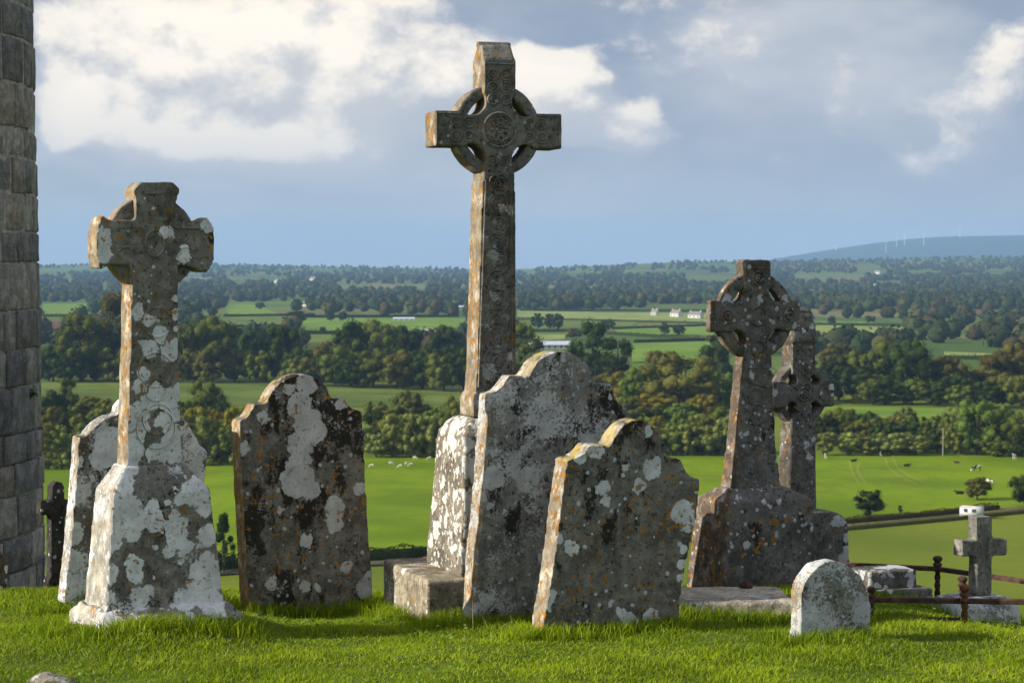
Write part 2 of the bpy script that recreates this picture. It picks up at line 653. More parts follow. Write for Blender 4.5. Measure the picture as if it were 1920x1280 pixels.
        wc = MIX(t, SS(t, n_fine, 0.5, 0.75, 0.0, 0.35), wc, tuple(x * 0.55 for x in wcol))
        c = MIX(t, wm, c, wc)
    # orange lichen, in small crusts gathered in drifts
    sideness = SS(t, on[0], -0.35, -0.8)
    oamt = MA(t, 'MULTIPLY_ADD', sideness, side_orange * 0.10, orange * 0.17)
    drift = NOISE(t, VM(t, 'ADD', P, (2.0, 7.0, 4.0)), 3.3, 4, 0.6)
    no = MA(t, 'ADD', NOISE(t, VM(t, 'ADD', P, (1.0, 3.0, 8.0)), oscale, 5, 0.55), MA(t, 'MULTIPLY', MA(t, 'SUBTRACT', drift, 0.5), 0.42))
    om = SS(t, MA(t, 'ADD', no, oamt), 0.705, 0.735)
    oc = MIX(t, SS(t, NOISE(t, P, 19.0, 4), 0.35, 0.65), (0.20, 0.10, 0.025), (0.42, 0.19, 0.022))
    c = MIX(t, MA(t, 'MULTIPLY', om, 0.85), c, oc)
    if yellow_top > 0:
        upn = SS(t, on[2], 0.25, 0.7)
        ym = MA(t, 'MULTIPLY', upn, SS(t, NOISE(t, P, 9.0, 6, 0.65), 0.66 - 0.2 * yellow_top, 0.76 - 0.2 * yellow_top, 0, 0.8))
        c = MIX(t, ym, c, (0.44, 0.35, 0.11))
    # relief
    hgt = MA(t, 'ADD', MA(t, 'MULTIPLY', n_fine, 0.5), MA(t, 'MULTIPLY', n_mid, 0.8))
    hgt = MA(t, 'SUBTRACT', hgt, MA(t, 'MULTIPLY', bmask, 0.18))
    if wmask is not None:
        hgt = MA(t, 'ADD', hgt, MA(t, 'MULTIPLY', wm, 0.22))
    bp = N(t, 'ShaderNodeBump', {'Strength': 0.75, 'Distance': 0.012, 'Height': hgt}).outputs[0]
    principled(t, out, c, 0.95, bp, 0.12)
    return m


# ================================================================== THE SETTING
def field_colour(t, P):
    """pastures of differing greens laid out in cells"""
    Pw = VM(t, 'MULTIPLY_ADD', VM(t, 'SUBTRACT', NOISE(t, P, 0.003, 2, out=1), (0.5, 0.5, 0.5)), (120, 120, 0), P)
    vo = N(t, 'ShaderNodeTexVoronoi', {'Vector': VM(t, 'MULTIPLY', Pw, (1.0, 0.62, 0.0)), 'Scale': 0.0046})
    rr = N(t, 'ShaderNodeSeparateColor', {0: vo.outputs['Color']}).outputs
    c = MIX(t, rr[0], (0.048, 0.092, 0.014), (0.115, 0.160, 0.030))  # greens darkened: cloud shadow painted into the far fields
    c = MIX(t, SS(t, rr[1], 0.80, 0.86, 0, 0.85), c, (0.19, 0.155, 0.065))
    c = MIX(t, SS(t, rr[2], 0.9, 0.94, 0, 0.8), c, (0.10, 0.06, 0.035))
    return c


gm, t, out = new_mat('ground_grass')
geo = N(t, 'ShaderNodeNewGeometry').outputs['Position']
dist = N(t, 'ShaderNodeVectorMath', {0: geo}, operation='LENGTH').outputs['Value']
near = MIX(t, SS(t, NOISE(t, geo, 2.2, 6), 0.35, 0.65), (0.050, 0.085, 0.012), (0.110, 0.170, 0.018))
near = MIX(t, SS(t, NOISE(t, geo, 30.0, 4), 0.5, 0.7, 0, 0.6), near, (0.05, 0.045, 0.02))
low = MIX(t, SS(t, NOISE(t, geo, 0.011, 7, 0.62), 0.35, 0.66), (0.100, 0.140, 0.008), (0.155, 0.190, 0.014))
low = MIX(t, SS(t, NOISE(t, geo, 0.35, 6, 0.7), 0.5, 0.72, 0, 0.5), low, (0.07, 0.115, 0.014))
far = field_colour(t, geo)
far = MIX(t, SS(t, NOISE(t, geo, 0.02, 5), 0.4, 0.7, 0, 0.35), far, (0.06, 0.10, 0.02))
c = MIX(t, SS(t, dist, 60, 200), near, low)
c = MIX(t, SS(t, dist, 1000, 1300), c, far)
c = MIX(t, SS(t, dist, 13500, 15500), c, (0.022, 0.036, 0.02))
bp = N(t, 'ShaderNodeBump', {'Strength': 0.6, 'Distance': 0.03, 'Height': NOISE(t, geo, 25.0, 4)}).outputs[0]
principled(t, out, c, 0.95, bp, 0.1)


def build_ground():
    """one sheet: rings round the camera, close together near by, out to the horizon"""
    rad = np.concatenate([np.linspace(0.5, 9.5, 10), np.arange(9.8, 17.5, 0.11), np.geomspace(17.7, 24500, 300)])
    front = np.linspace(R(-24), R(24), 240)
    back = np.linspace(R(24), R(336), 66)[1:-1]
    ang = np.concatenate([front, back])
    na, nr = len(ang), len(rad)
    A, Rr = np.meshgrid(ang, rad)
    X, Y = Rr * np.sin(A), Rr * np.cos(A)
    Z = H(X, Y)
    V = np.stack([X, Y, Z], -1).reshape(-1, 3)
    V = np.concatenate([V, [[0, 0, float(H(0.0, 0.0))]]])
    i, j = np.meshgrid(np.arange(nr - 1), np.arange(na), indexing='ij')
    k = (j + 1) % na
    F = np.stack([i * na + j, i * na + k, (i + 1) * na + k, (i + 1) * na + j], -1).reshape(-1, 4)[:, ::-1]
    me = np_mesh('ground', V, F, gm, True)
    bm = bmesh.new()
    bm.from_mesh(me)
    bm.verts.ensure_lookup_table()
    for a in range(na):
        bm.faces.new([bm.verts[(a + 1) % na], bm.verts[a], bm.verts[len(V) - 1]])
    bmesh.ops.recalc_face_normals(bm, faces=bm.faces[:])
    bm.to_mesh(me)
    bm.free()
    o = link_mesh('ground', me)
    tag(o, kind='structure')
    return o


build_ground()


# ---- fields laid over the plain
def field_mat(name, c1, c2, streak=0.0):
    m, t, out = new_mat(name)
    g = N(t, 'ShaderNodeNewGeometry').outputs['Position']
    c = MIX(t, SS(t, NOISE(t, g, 0.02, 7, 0.65), 0.36, 0.62), tuple(x * 0.82 for x in c1), c2)
    c = MIX(t, SS(t, NOISE(t, VM(t, 'MULTIPLY', g, (0.25, 1.0, 1.0)), 0.045, 5, 0.7), 0.52, 0.68, 0, 0.45), c, (c2[0] * 1.25, c2[1] * 1.02, c2[2] * 1.5))
    c = MIX(t, SS(t, NOISE(t, VM(t, 'MULTIPLY', g, (1.0, 0.35, 1.0)), 0.22, 6, 0.7), 0.48, 0.72, 0, 0.5), c, tuple(x * 0.72 for x in c1))
    principled(t, out, c, 0.95, None, 0.1)
    return m


M_PAST = field_mat('lush_pasture', (0.120, 0.200, 0.001), (0.160, 0.240, 0.002))
M_PAST2 = field_mat('rough_pasture', (0.085, 0.130, 0.020), (0.135, 0.180, 0.032))
M_BRIGHT = field_mat('bright_pasture', (0.125, 0.225, 0.020), (0.165, 0.255, 0.030))
M_PALE = field_mat('pale_pasture', (0.20, 0.26, 0.06), (0.26, 0.30, 0.085))
M_PLOUGH = field_mat('ploughed_soil', (0.12, 0.060, 0.040), (0.16, 0.085, 0.055))


def field(name, corners, mat, lift=0.25, n=16, m_=24):
    """corners: four picture points (far left, far right, near right, near left) dropped on the plain"""
    g = [gp(*c) for c in corners]
    V = []
    for i in range(n + 1):
        for j in range(m_ + 1):
            a, b = i / n, j / m_
            p = (g[0] * (1 - b) + g[1] * b) * (1 - a) + (g[3] * (1 - b) + g[2] * b) * a
            V.append((p.x, p.y, 0.0))
    V = np.array(V)
    V[:, 2] = H(V[:, 0], V[:, 1]) + lift
    F = [(i * (m_ + 1) + j, (i + 1) * (m_ + 1) + j, (i + 1) * (m_ + 1) + j + 1, i * (m_ + 1) + j + 1) for i in range(n) for j in range(m_)]
    return tag(link_mesh(name, np_mesh(name, V, F, mat, True)), kind='structure')


field('sheep_and_cow_pasture', [(-250, 868), (2150, 848), (2150, 945), (-250, 1105)], M_PAST, 0.2, 30, 60)
field('meadow', [(-100, 708), (880, 722), (880, 765), (-100, 752)], M_PAST2)
field('meadow', [(1540, 762), (1800, 766), (1800, 800), (1540, 800)], M_BRIGHT)
for i, (q, mt) in enumerate([
    ([(555, 597), (880, 597), (880, 620), (560, 624)], M_BRIGHT), ([(420, 571), (490, 571), (520, 590), (430, 592)], M_BRIGHT),
    ([(430, 596), (560, 594), (560, 612), (440, 612)], M_PAST2), ([(560, 628), (690, 628), (700, 650), (560, 650)], M_PAST2),
    ([(970, 583), (1330, 588), (1330, 606), (970, 597)], M_PALE), ([(970, 600), (1200, 600), (1180, 616), (970, 620)], M_PAST2),
    ([(1150, 618), (1345, 612), (1345, 630), (1160, 626)], M_BRIGHT), ([(1185, 645), (1345, 640), (1345, 672), (1185, 680)], M_BRIGHT),
    ([(1000, 628), (1060, 628), (1060, 637), (1000, 640)], M_PALE), ([(1520, 610), (1700, 614), (1700, 634), (1520, 632)], M_PALE),
    ([(1520, 602), (1640, 604), (1640, 609), (1520, 608)], M_BRIGHT), ([(1770, 660), (1870, 664), (1870, 672), (1770, 668)], M_PALE),
    ([(80, 570), (170, 568), (170, 590), (80, 592)], M_BRIGHT), ([(70, 602), (132, 602), (132, 619), (70, 620)], M_PLOUGH),
    ([(240, 585), (330, 585), (330, 605), (240, 605)], M_PAST2)]):
    field(['far_pasture', 'ploughed_field'][mt is M_PLOUGH], q, mt, 0.5, 6, 12)

# ---- road below the hill
road_px = [(-300, 1125), (300, 1085), (560, 1066), (780, 1055), (1180, 1022), (1585, 990), (1760, 974), (1920, 958), (2300, 930)]
road_pts = [gp(*p) for p in road_px]
for _ in range(3):
    np2 = []
    for a, b in zip(road_pts, road_pts[1:]):
        np2 += [a, a.lerp(b, 0.5)]
    road_pts = np2 + [road_pts[-1]]


def ribbon(name, pts, off0, off1, lift, mat):
    V, F = [], []
    for i, p in enumerate(pts):
        d = (pts[min(i + 1, len(pts) - 1)] - pts[max(i - 1, 0)])
        nrm = Vector((-d.y, d.x, 0)).normalized()
        for off in (off0, off1):
            q = p + nrm * off
            V.append((q.x, q.y, float(H(q.x, q.y)) + lift))
    for i in range(len(pts) - 1):
        F.append((2 * i, 2 * i + 2, 2 * i + 3, 2 * i + 1))
    return link_mesh(name, np_mesh(name, V, F, mat, True))


M_ASPH = simple_mat('asphalt', (0.050, 0.047, 0.043), 0.45, 0.25)
tag(ribbon('road', road_pts, -1.7, 1.7, 0.32, M_ASPH), kind='structure')
M_VERGE = field_mat('verge', (0.10, 0.105, 0.028), (0.17, 0.15, 0.055))
tag(ribbon('road_verge', road_pts, 1.7, 6.5, 0.30, M_VERGE), kind='structure')


M_TRACK = field_mat('worn_track', (0.19, 0.23, 0.03), (0.24, 0.26, 0.05))
for q in ([(1594, 866), (1596, 880), (1602, 896), (1612, 908)], [(1612, 868), (1608, 882), (1614, 896), (1626, 908)], [(1660, 860), (1664, 876), (1686, 894), (1730, 914)], [(1674, 858), (1682, 878), (1708, 896), (1750, 912)]):
    tag(ribbon('wheel_track', [gp(a[0] + (b[0] - a[0]) * k / 4, a[1] + (b[1] - a[1]) * k / 4) for a, b in zip(q, q[1:]) for k in range(4)], -0.35, 0.35, 0.28, M_TRACK), kind='structure')


# ================================================================== FOLIAGE
def leaf_mat(name, c, var=0.35):
    m, t, out = new_mat(name)
    P = N(t, 'ShaderNodeTexCoord').outputs['Object']
    rnd = N(t, 'ShaderNodeObjectInfo').outputs['Random']
    n = NOISE(t, P, 5.0, 4, 0.6)
    lo = tuple(x * (1 - var) for x in c)
    hi = (c[0] * (1 + var * 1.3), c[1] * (1 + var), c[2] * (1 + var * 0.4))
    cc = MIX(t, SS(t, n, 0.32, 0.68), lo, hi)
    cc = N(t, 'ShaderNodeHueSaturation', {'Hue': MA(t, 'MULTIPLY_ADD', rnd, 0.04, 0.48), 'Value': MA(t, 'MULTIPLY_ADD', rnd, 0.5, 0.75), 'Color': cc}).outputs[0]
    d = N(t, 'ShaderNodeBsdfDiffuse', {0: cc})
    tr = N(t, 'ShaderNodeBsdfTranslucent', {0: cc})
    mx = N(t, 'ShaderNodeMixShader', {0: 0.22, 1: d.outputs[0], 2: tr.outputs[0]})
    t.links.new(mx.outputs[0], out.inputs[0])
    return m


LEAF = {'d': leaf_mat('leaf_dark_green', (0.036, 0.056, 0.014)), 'm': leaf_mat('leaf_mid_green', (0.090, 0.122, 0.026)),
        'o': leaf_mat('leaf_olive', (0.102, 0.112, 0.025)), 'b': leaf_mat('leaf_russet', (0.095, 0.090, 0.024)),
        'y': leaf_mat('leaf_yellowing', (0.155, 0.145, 0.020)), 'w': leaf_mat('leaf_pale_green', (0.165, 0.190, 0.055)),
        'c': leaf_mat('leaf_conifer', (0.026, 0.048, 0.018))}
M_BARK = simple_mat('bark', (0.07, 0.055, 0.042), 0.35, 6.0, 0.95)


def leaf_quads(P, Nn, size, rng, flat=0.55):
    n = len(P)
    nn = Nn + rng.normal(0, flat, (n, 3))
    nn /= np.linalg.norm(nn, axis=1)[:, None] + 1e-9
    a = np.cross(nn, rng.normal(0, 1, (n, 3)))
    a /= np.linalg.norm(a, axis=1)[:, None] + 1e-9
    b = np.cross(nn, a)
    s = size * rng.uniform(0.6, 1.4, (n, 1))
    a, b = a * s, b * s * 0.75
    V = np.stack([P - a - b * 0.3, P - b + a * 0.25, P + a + b * 0.2, P + b - a * 0.2], 1).reshape(-1, 3)
    F = np.arange(4 * n).reshape(n, 4)
    return V, F


def crown_points(kind, rng, nleaf):
    """clumps of leaves through a crown one unit tall (base of tree at z = 0)"""
    cl = []
    if kind == 'round':
        for k in range(40):
            d = rng.normal(0, 1, 3)
            d /= np.linalg.norm(d)
            r = rng.uniform(0.45, 1.0)
            cl.append((np.array([d[0] * 0.36 * r, d[1] * 0.36 * r, 0.50 + d[2] * 0.40 * r]), rng.uniform(0.085, 0.15)))
    elif kind == 'spread':
        for k in range(44):
            d = rng.normal(0, 1, 3)
            d /= np.linalg.norm(d)
            d[2] = d[2] * 0.95
            r = rng.uniform(0.5, 1.0)
            cl.append((np.array([d[0] * 0.42 * r, d[1] * 0.42 * r, 0.47 + d[2] * 0.42 * r]), rng.uniform(0.10, 0.16)))
    elif kind == 'tall':
        for k in range(36):
            z = rng.uniform(0.10, 0.94)
            w = 0.27 * math.sin(math.pi * min(1, (z - 0.02) ** 0.75)) ** 0.7 + 0.03
            a = rng.uniform(0, 6.28)
            r = w * rng.uniform(0.3, 1.0)
            cl.append((np.array([math.cos(a) * r, math.sin(a) * r, z]), rng.uniform(0.06, 0.115)))
    elif kind == 'willow':
        for k in range(40):
            z = rng.uniform(0.06, 0.95)
            w = 0.30 * (1 - z) ** 0.55 + 0.02
            a = rng.uniform(0, 6.28)
            r = w * rng.uniform(0.2, 1.0)
            cl.append((np.array([math.cos(a) * r, math.sin(a) * r, z]), rng.uniform(0.05, 0.10)))
    else:  # conifer tiers
        for k in range(46):
            z = rng.uniform(0.12, 0.97)
            w = 0.34 * (1 - z) + 0.015
            a = rng.uniform(0, 6.28)
            r = w * rng.uniform(0.35, 1.05)
            cl.append((np.array([math.cos(a) * r, math.sin(a) * r, z - r * 0.15]), rng.uniform(0.045, 0.085)))
    P, Q = [], []
    per = nleaf // len(cl)
    for c, r in cl:
        d = rng.normal(0, 1, (per, 3))
        d /= np.linalg.norm(d, axis=1)[:, None]
        sc_ = rng.uniform(0.72, 1.08, (per, 1))
        P.append(c + d * r * sc_ * (np.array([1.15, 1.15, 0.85]) if kind in ('round', 'spread') else np.array([0.95, 0.95, 1.25])))
        Q.append(d)
    return np.concatenate(P), np.concatenate(Q), cl


def ico_core(cl, shrink=0.72):
    bm = bmesh.new()
    for c, r in cl:
        bmesh.ops.create_icosphere(bm, subdivisions=1, radius=r * shrink, matrix=Matrix.Translation(Vector(c)))
    V = np.array([v.co[:] for v in bm.verts])
    F = np.array([[v.index for v in f.verts] for f in bm.faces])
    bm.free()
    return V, F


CROWNS, TRUNKS = {}, {}
for kind in ('round', 'spread', 'tall', 'willow', 'conifer'):
    for v in range(3):
        rng = np.random.default_rng(hash(kind) % 1000 * 0 + {'round': 10, 'spread': 20, 'tall': 30, 'willow': 40, 'conifer': 50}[kind] + v)
        P, Q, cl = crown_points(kind, rng, 4200)
        V, F = leaf_quads(P, Q, 0.0125 if kind != 'willow' else 0.0105, rng, 0.8)
        CV, CF = ico_core(cl)
        CF4 = np.concatenate([CF, CF[:, 2:3]], 1)
        CROWNS[(kind, v)] = (V, F, CV, CF)
        bm = bmesh.new()
        top = 0.55 if kind in ('round', 'spread') else 0.85
        add_tube(bm, (0, 0, -0.02), (0.004, 0.003, top * 0.5), 0.026, 0.018, 7)
        add_tube(bm, (0.004, 0.003, top * 0.5), (0, 0, top), 0.018, 0.006, 6)
        for k in range(6):
            c, r = cl[k * 5]
            zs = min(max(c[2] - 0.2, 0.14), top * 0.9)
            add_tube(bm, (0, 0, zs), tuple(c), 0.010, 0.003, 5)
        me = bpy.data.meshes.new('trunk')
        bm.to_mesh(me)
        bm.free()
        me.materials.append(M_BARK)
        TRUNKS[(kind, v)] = me

CROWN_ME = {}


def crown_mesh(kind, v, sp):
    key = (kind, v, sp)
    if key not in CROWN_ME:
        V, F, CV, CF = CROWNS[(kind, v)]
        me = bpy.data.meshes.new('crown')
        VV = np.concatenate([V, CV])
        nq, nt = len(F), len(CF)
        me.vertices.add(len(VV))
        me.vertices.foreach_set('co', VV.astype(np.float32).ravel())
        loops = np.concatenate([F.ravel(), (CF + len(V)).ravel()]).astype(np.int32)
        me.loops.add(len(loops))
        me.loops.foreach_set('vertex_index', loops)
        me.polygons.add(nq + nt)
        me.polygons.foreach_set('loop_start', np.concatenate([np.arange(nq) * 4, nq * 4 + np.arange(nt) * 3]).astype(np.int32))
        me.polygons.foreach_set('loop_total', np.concatenate([np.full(nq, 4), np.full(nt, 3)]).astype(np.int32))
        me.update()
        me.materials.append(LEAF[sp])
        CROWN_ME[key] = me
    return CROWN_ME[key]


WIDTH = {'round': 0.94, 'spread': 1.06, 'tall': 0.68, 'willow': 0.62, 'conifer': 0.72}


def tree(px, base, top, w, sp, label, group=None, kind=None, name='broadleaf_tree'):
    g = gp(px, base)
    d = math.hypot(g.x, g.y)
    hgt = (base - top) * d / FPX
    wid = w * d / FPX * 1.18
    if kind is None:
        ar = w * 1.18 / (base - top)
        kind = {'w': 'willow' if ar < 0.78 else 'round', 'c': 'conifer'}.get(sp) or ('spread' if w > (base - top) * 0.8 else random.choice(['round', 'round', 'tall']) if w > (base - top) * 0.55 else 'tall')
    v = random.randrange(3)
    root = empty(name, (g.x, g.y, g.z - 0.1), random.uniform(0, 6.28))
    s = wid / WIDTH[kind]
    root.scale = (s, s, hgt)
    tr = bpy.data.objects.new('trunk', TRUNKS[(kind, v)])
    cr = bpy.data.objects.new('crown', crown_mesh(kind, v, sp))
    for o in (tr, cr):
        col.objects.link(o)
        o.parent = root
    tag(root, label, 'tree', group)
    return root


SPN = {'d': 'dark green', 'm': 'mid green', 'o': 'olive green', 'b': 'russet brown', 'y': 'yellowing', 'w': 'pale green', 'c': 'dark conical'}
SPG = {'d': 'dark', 'm': 'green', 'o': 'olive', 'b': 'russet', 'y': 'yellowing', 'w': 'pale', 'c': 'conical'}
# upper belt of big trees beyond the meadow
UP = [(100, 715, 640, 62, 'd'), (152, 716, 585, 88, 'm'), (206, 712, 556, 78, 'b'), (92, 714, 652, 50, 'o'), (180, 715, 640, 66, 'd'), (238, 714, 600, 60, 'd'),
      (128, 717, 660, 60, 'd'), (215, 717, 650, 60, 'o'),
      (328, 714, 590, 64, 'b'), (390, 716, 570, 108, 'm'), (350, 717, 656, 56, 'o'), (398, 718, 648, 62, 'b'), (440, 717, 650, 52, 'b'), (480, 718, 655, 50, 'o'),
      (532, 716, 608, 76, 'd'), (468, 710, 618, 56, 'd'), (500, 714, 632, 60, 'd'), (560, 718, 640, 62, 'd'), (602, 724, 652, 72, 'o'), (640, 726, 645, 84, 'm'),
      (702, 704, 581, 100, 'm'), (655, 716, 606, 66, 'd'), (745, 724, 640, 74, 'd'), (764, 694, 604, 56, 'd'), (700, 728, 655, 78, 'm'), (752, 730, 652, 82, 'o'),
      (792, 731, 660, 72, 'd'), (832, 734, 655, 72, 'o'), (836, 696, 608, 64, 'd'), (868, 736, 648, 64, 'd'), (560, 724, 668, 60, 'o'), (660, 727, 668, 70, 'd'),
      (612, 700, 632, 70, 'b'), (800, 715, 640, 60, 'd'),
      (984, 735, 610, 62, 'm'), (1002, 742, 668, 60, 'b'), (1112, 722, 607, 70, 'd'), (1082, 736, 640, 62, 'd'), (1158, 738, 638, 66, 'd'), (1046, 744, 672, 60, 'o'),
      (1132, 752, 690, 72, 'o'), (1172, 762, 690, 62, 'y'), (1196, 768, 678, 72, 'm'), (1246, 745, 640, 66, 'b'), (1282, 778, 652, 138, 'b'), (1346, 722, 622, 60, 'd'),
      (1350, 772, 690, 62, 'm'), (1228, 790, 735, 82, 'y'), (1322, 790, 735, 60, 'y'), (1180, 792, 742, 60, 'o'), (1275, 796, 752, 64, 'm'),
      (1565, 702, 638, 62, 'b'), (1572, 750, 665, 62, 'd'), (1622, 747, 648, 78, 'm'), (1652, 737, 630, 84, 'm'), (1706, 747, 632, 104, 'd'), (1600, 752, 690, 62, 'd'),
      (1660, 758, 704, 72, 'd'), (1710, 758, 705, 58, 'm'), (1756, 760, 713, 58, 'd'), (1777, 747, 662, 88, 'b'), (1797, 754, 694, 62, 'd'), (1822, 747, 700, 52, 'd'),
      (1838, 747, 678, 62, 'b'), (1872, 742, 645, 74, 'b'), (1904, 738, 640, 84, 'b'), (1880, 762, 690, 62, 'o'), (1914, 767, 700, 64, 'o'), (1802, 765, 720, 52, 'm'),
      (1545, 756, 690, 52, 'd'), (1634, 758, 710, 52, 'm'), (1845, 765, 715, 60, 'd'), (1510, 752, 670, 60, 'd'), (1430, 760, 680, 70, 'o'), (1390, 765, 690, 70, 'd'),
      (930, 738, 650, 60, 'd')]
UPL = {1282: 'broad russet oak-like tree right of the two large headstones', 390: 'tallest green tree right of the left cross shaft',
       206: 'brown topped tree between the stone tower and the left cross', 152: 'rounded light green tree beside the stone tower',
       702: 'tall green tree standing above the wood left of the tall cross', 1112: 'dark pointed tree above the rounded top of the biggest headstone',
       1706: 'largest dark green tree in the wood right of the two right crosses', 1777: 'broad russet tree at the right end of the right-hand wood'}
ORD = ['first', 'second', 'third', 'fourth', 'fifth', 'sixth', 'seventh', 'eighth', 'ninth', 'tenth', 'eleventh', 'twelfth', 'thirteenth', 'fourteenth', 'fifteenth', 'sixteenth', 'seventeenth', 'eighteenth', 'nineteenth', 'twentieth', 'twenty-first', 'twenty-second', 'twenty-third', 'twenty-fourth', 'twenty-fifth']


def ordered(lst, sidef, named):
    """place of each tree among its like, counted from the left"""
    res, cnt = {}, {}
    for i, (x, b, tp, w, s) in sorted(enumerate(lst), key=lambda q: q[1][0]):
        if x in named:
            continue
        key = (s, sidef(x))
        res[i] = cnt.get(key, 0)
        cnt[key] = res[i] + 1
    return {i: ('' if cnt[(lst[i][4], sidef(lst[i][0]))] == 1 else ', %s from left' % ORD[k]) for i, k in res.items()}


def up_side(x):
    return 'left of the tall cross' if x < 920 else 'behind the headstones' if x < 1400 else 'right of the right crosses'


def lo_side(x):
    return 'near the stone tower' if x < 330 else 'left of the tall cross' if x < 920 else 'behind the headstones' if x < 1400 else 'above the cow pasture'


OU = ordered(UP, up_side, UPL)
for i, (x, b, tp, w, s) in enumerate(UP):
    side = up_side(x)
    tree(x, b, tp - 5, w * 1.15, s, UPL.get(x, '%s tree in the upper wood %s%s' % (SPN[s], side, OU.get(i, ''))), '%s trees in the wood %s' % (SPG[s], side))
# lower belt along the far edge of the pasture
LO = [(100, 792, 725, 64, 'd'), (128, 780, 704, 42, 'm'), (172, 792, 735, 72, 'o'), (205, 797, 740, 62, 'o'), (96, 832, 752, 62, 'b'), (140, 836, 760, 72, 'd'),
      (186, 836, 770, 72, 'd'), (228, 830, 760, 60, 'b'), (90, 880, 790, 52, 'w'), (116, 880, 795, 48, 'w'), (150, 880, 775, 52, 'w'), (180, 880, 790, 46, 'w'), (212, 878, 795, 42, 'w'), (132, 876, 812, 50, 'd'), (198, 876, 812, 50, 'd'),
      (386, 802, 705, 78, 'm'), (424, 806, 742, 64, 'd'), (355, 817, 745, 62, 'd'), (366, 842, 756, 62, 'y'), (406, 842, 750, 72, 'y'), (436, 852, 756, 54, 'y'),
      (350, 873, 790, 52, 'w'), (380, 873, 780, 52, 'w'), (414, 872, 785, 52, 'w'), (440, 870, 790, 44, 'w'), (366, 872, 808, 56, 'd'), (400, 872, 808, 56, 'd'), (428, 870, 808, 56, 'd'),
      (468, 848, 770, 60, 'o'), (690, 848, 790, 52, 'd'), (766, 804, 722, 84, 'm'), (812, 852, 762, 72, 'm'), (862, 822, 730, 72, 'o'), (884, 852, 742, 62, 'o'), (700, 850, 768, 62, 'd'),
      (735, 858, 768, 60, 'w'), (775, 858, 768, 60, 'w'), (815, 858, 772, 56, 'w'), (850, 857, 776, 56, 'w'), (705, 858, 800, 54, 'w'), (755, 856, 806, 60, 'd'), (796, 856, 806, 60, 'd'), (836, 856, 806, 60, 'd'), (722, 856, 806, 50, 'd'),
      (1190, 842, 772, 62, 'm'), (1230, 847, 772, 62, 'y'), (1270, 851, 776, 62, 'm'), (1310, 851, 766, 68, 'o'), (1350, 851, 756, 68, 'm'), (1215, 854, 790, 52, 'w'),
      (1252, 854, 795, 52, 'w'), (1290, 854, 790, 52, 'w'), (1330, 854, 782, 60, 'w'), (1362, 854, 774, 52, 'w'), (1182, 853, 790, 52, 'w'), (1235, 853, 812, 56, 'd'), (1272, 853, 812, 56, 'd'), (1310, 853, 812, 56, 'd'), (1350, 853, 812, 56, 'd'),
      (1556, 832, 775, 48, 'b'), (1602, 837, 782, 58, 'd'), (1650, 832, 776, 74, 'o'), (1702, 842, 786, 74, 'd'), (1746, 837, 795, 54, 'd'), (1550, 854, 806, 46, 'w'), (1590, 854, 806, 52, 'w'),
      (1626, 854, 816, 46, 'w'), (1670, 854, 800, 56, 'w'), (1716, 854, 806, 56, 'w'), (1756, 852, 800, 52, 'd'), (1790, 852, 796, 52, 'o'), (1832, 853, 735, 94, 'm'), (1786, 850, 790, 42, 'b'),
      (1902, 856, 765, 84, 'm'), (1872, 856, 815, 62, 'o'), (1916, 854, 800, 54, 'o'), (1648, 853, 815, 56, 'd'), (1694, 853, 815, 56, 'd'), (1736, 853, 815, 56, 'd'), (1605, 853, 818, 56, 'd'), (1846, 855, 810, 60, 'd')]
_ri = random.Random(21)
for (xa, xb, ya, yb) in ((80, 236, 800, 868), (342, 470, 800, 862), (684, 900, 800, 850), (1168, 1370, 800, 846), (1542, 1925, 805, 846)):
    x = xa
    while x < xb:
        b_ = _ri.uniform(ya, yb)
        h_ = _ri.uniform(42, 66)
        LO.append((round(x, 1), b_, b_ - h_, h_ * _ri.uniform(0.75, 1.0), _ri.choice('wwmmmood')))
        x += _ri.uniform(15, 27)
LOL = {1832: 'biggest green tree at the far edge of the cow pasture', 386: 'green tree standing proud of the thicket right of the left cross', 766: 'round green tree jutting into the meadow left of the tall cross',
       1902: 'broad green tree at the right edge of the far hedge line', 128: 'narrow green tree just right of the stone tower at the meadow edge'}
OL = ordered(LO, lo_side, LOL)
for i, (x, b, tp, w, s) in enumerate(LO):
    b = b - 5 if (s == 'd' and b > 850) else b
    side = lo_side(x)
    tree(x, b, tp, w * 1.05, s, LOL.get(x, '%s tree in the thicket %s%s' % (SPN[s], side, OL.get(i, ''))), '%s thicket trees %s' % (SPG[s], side))
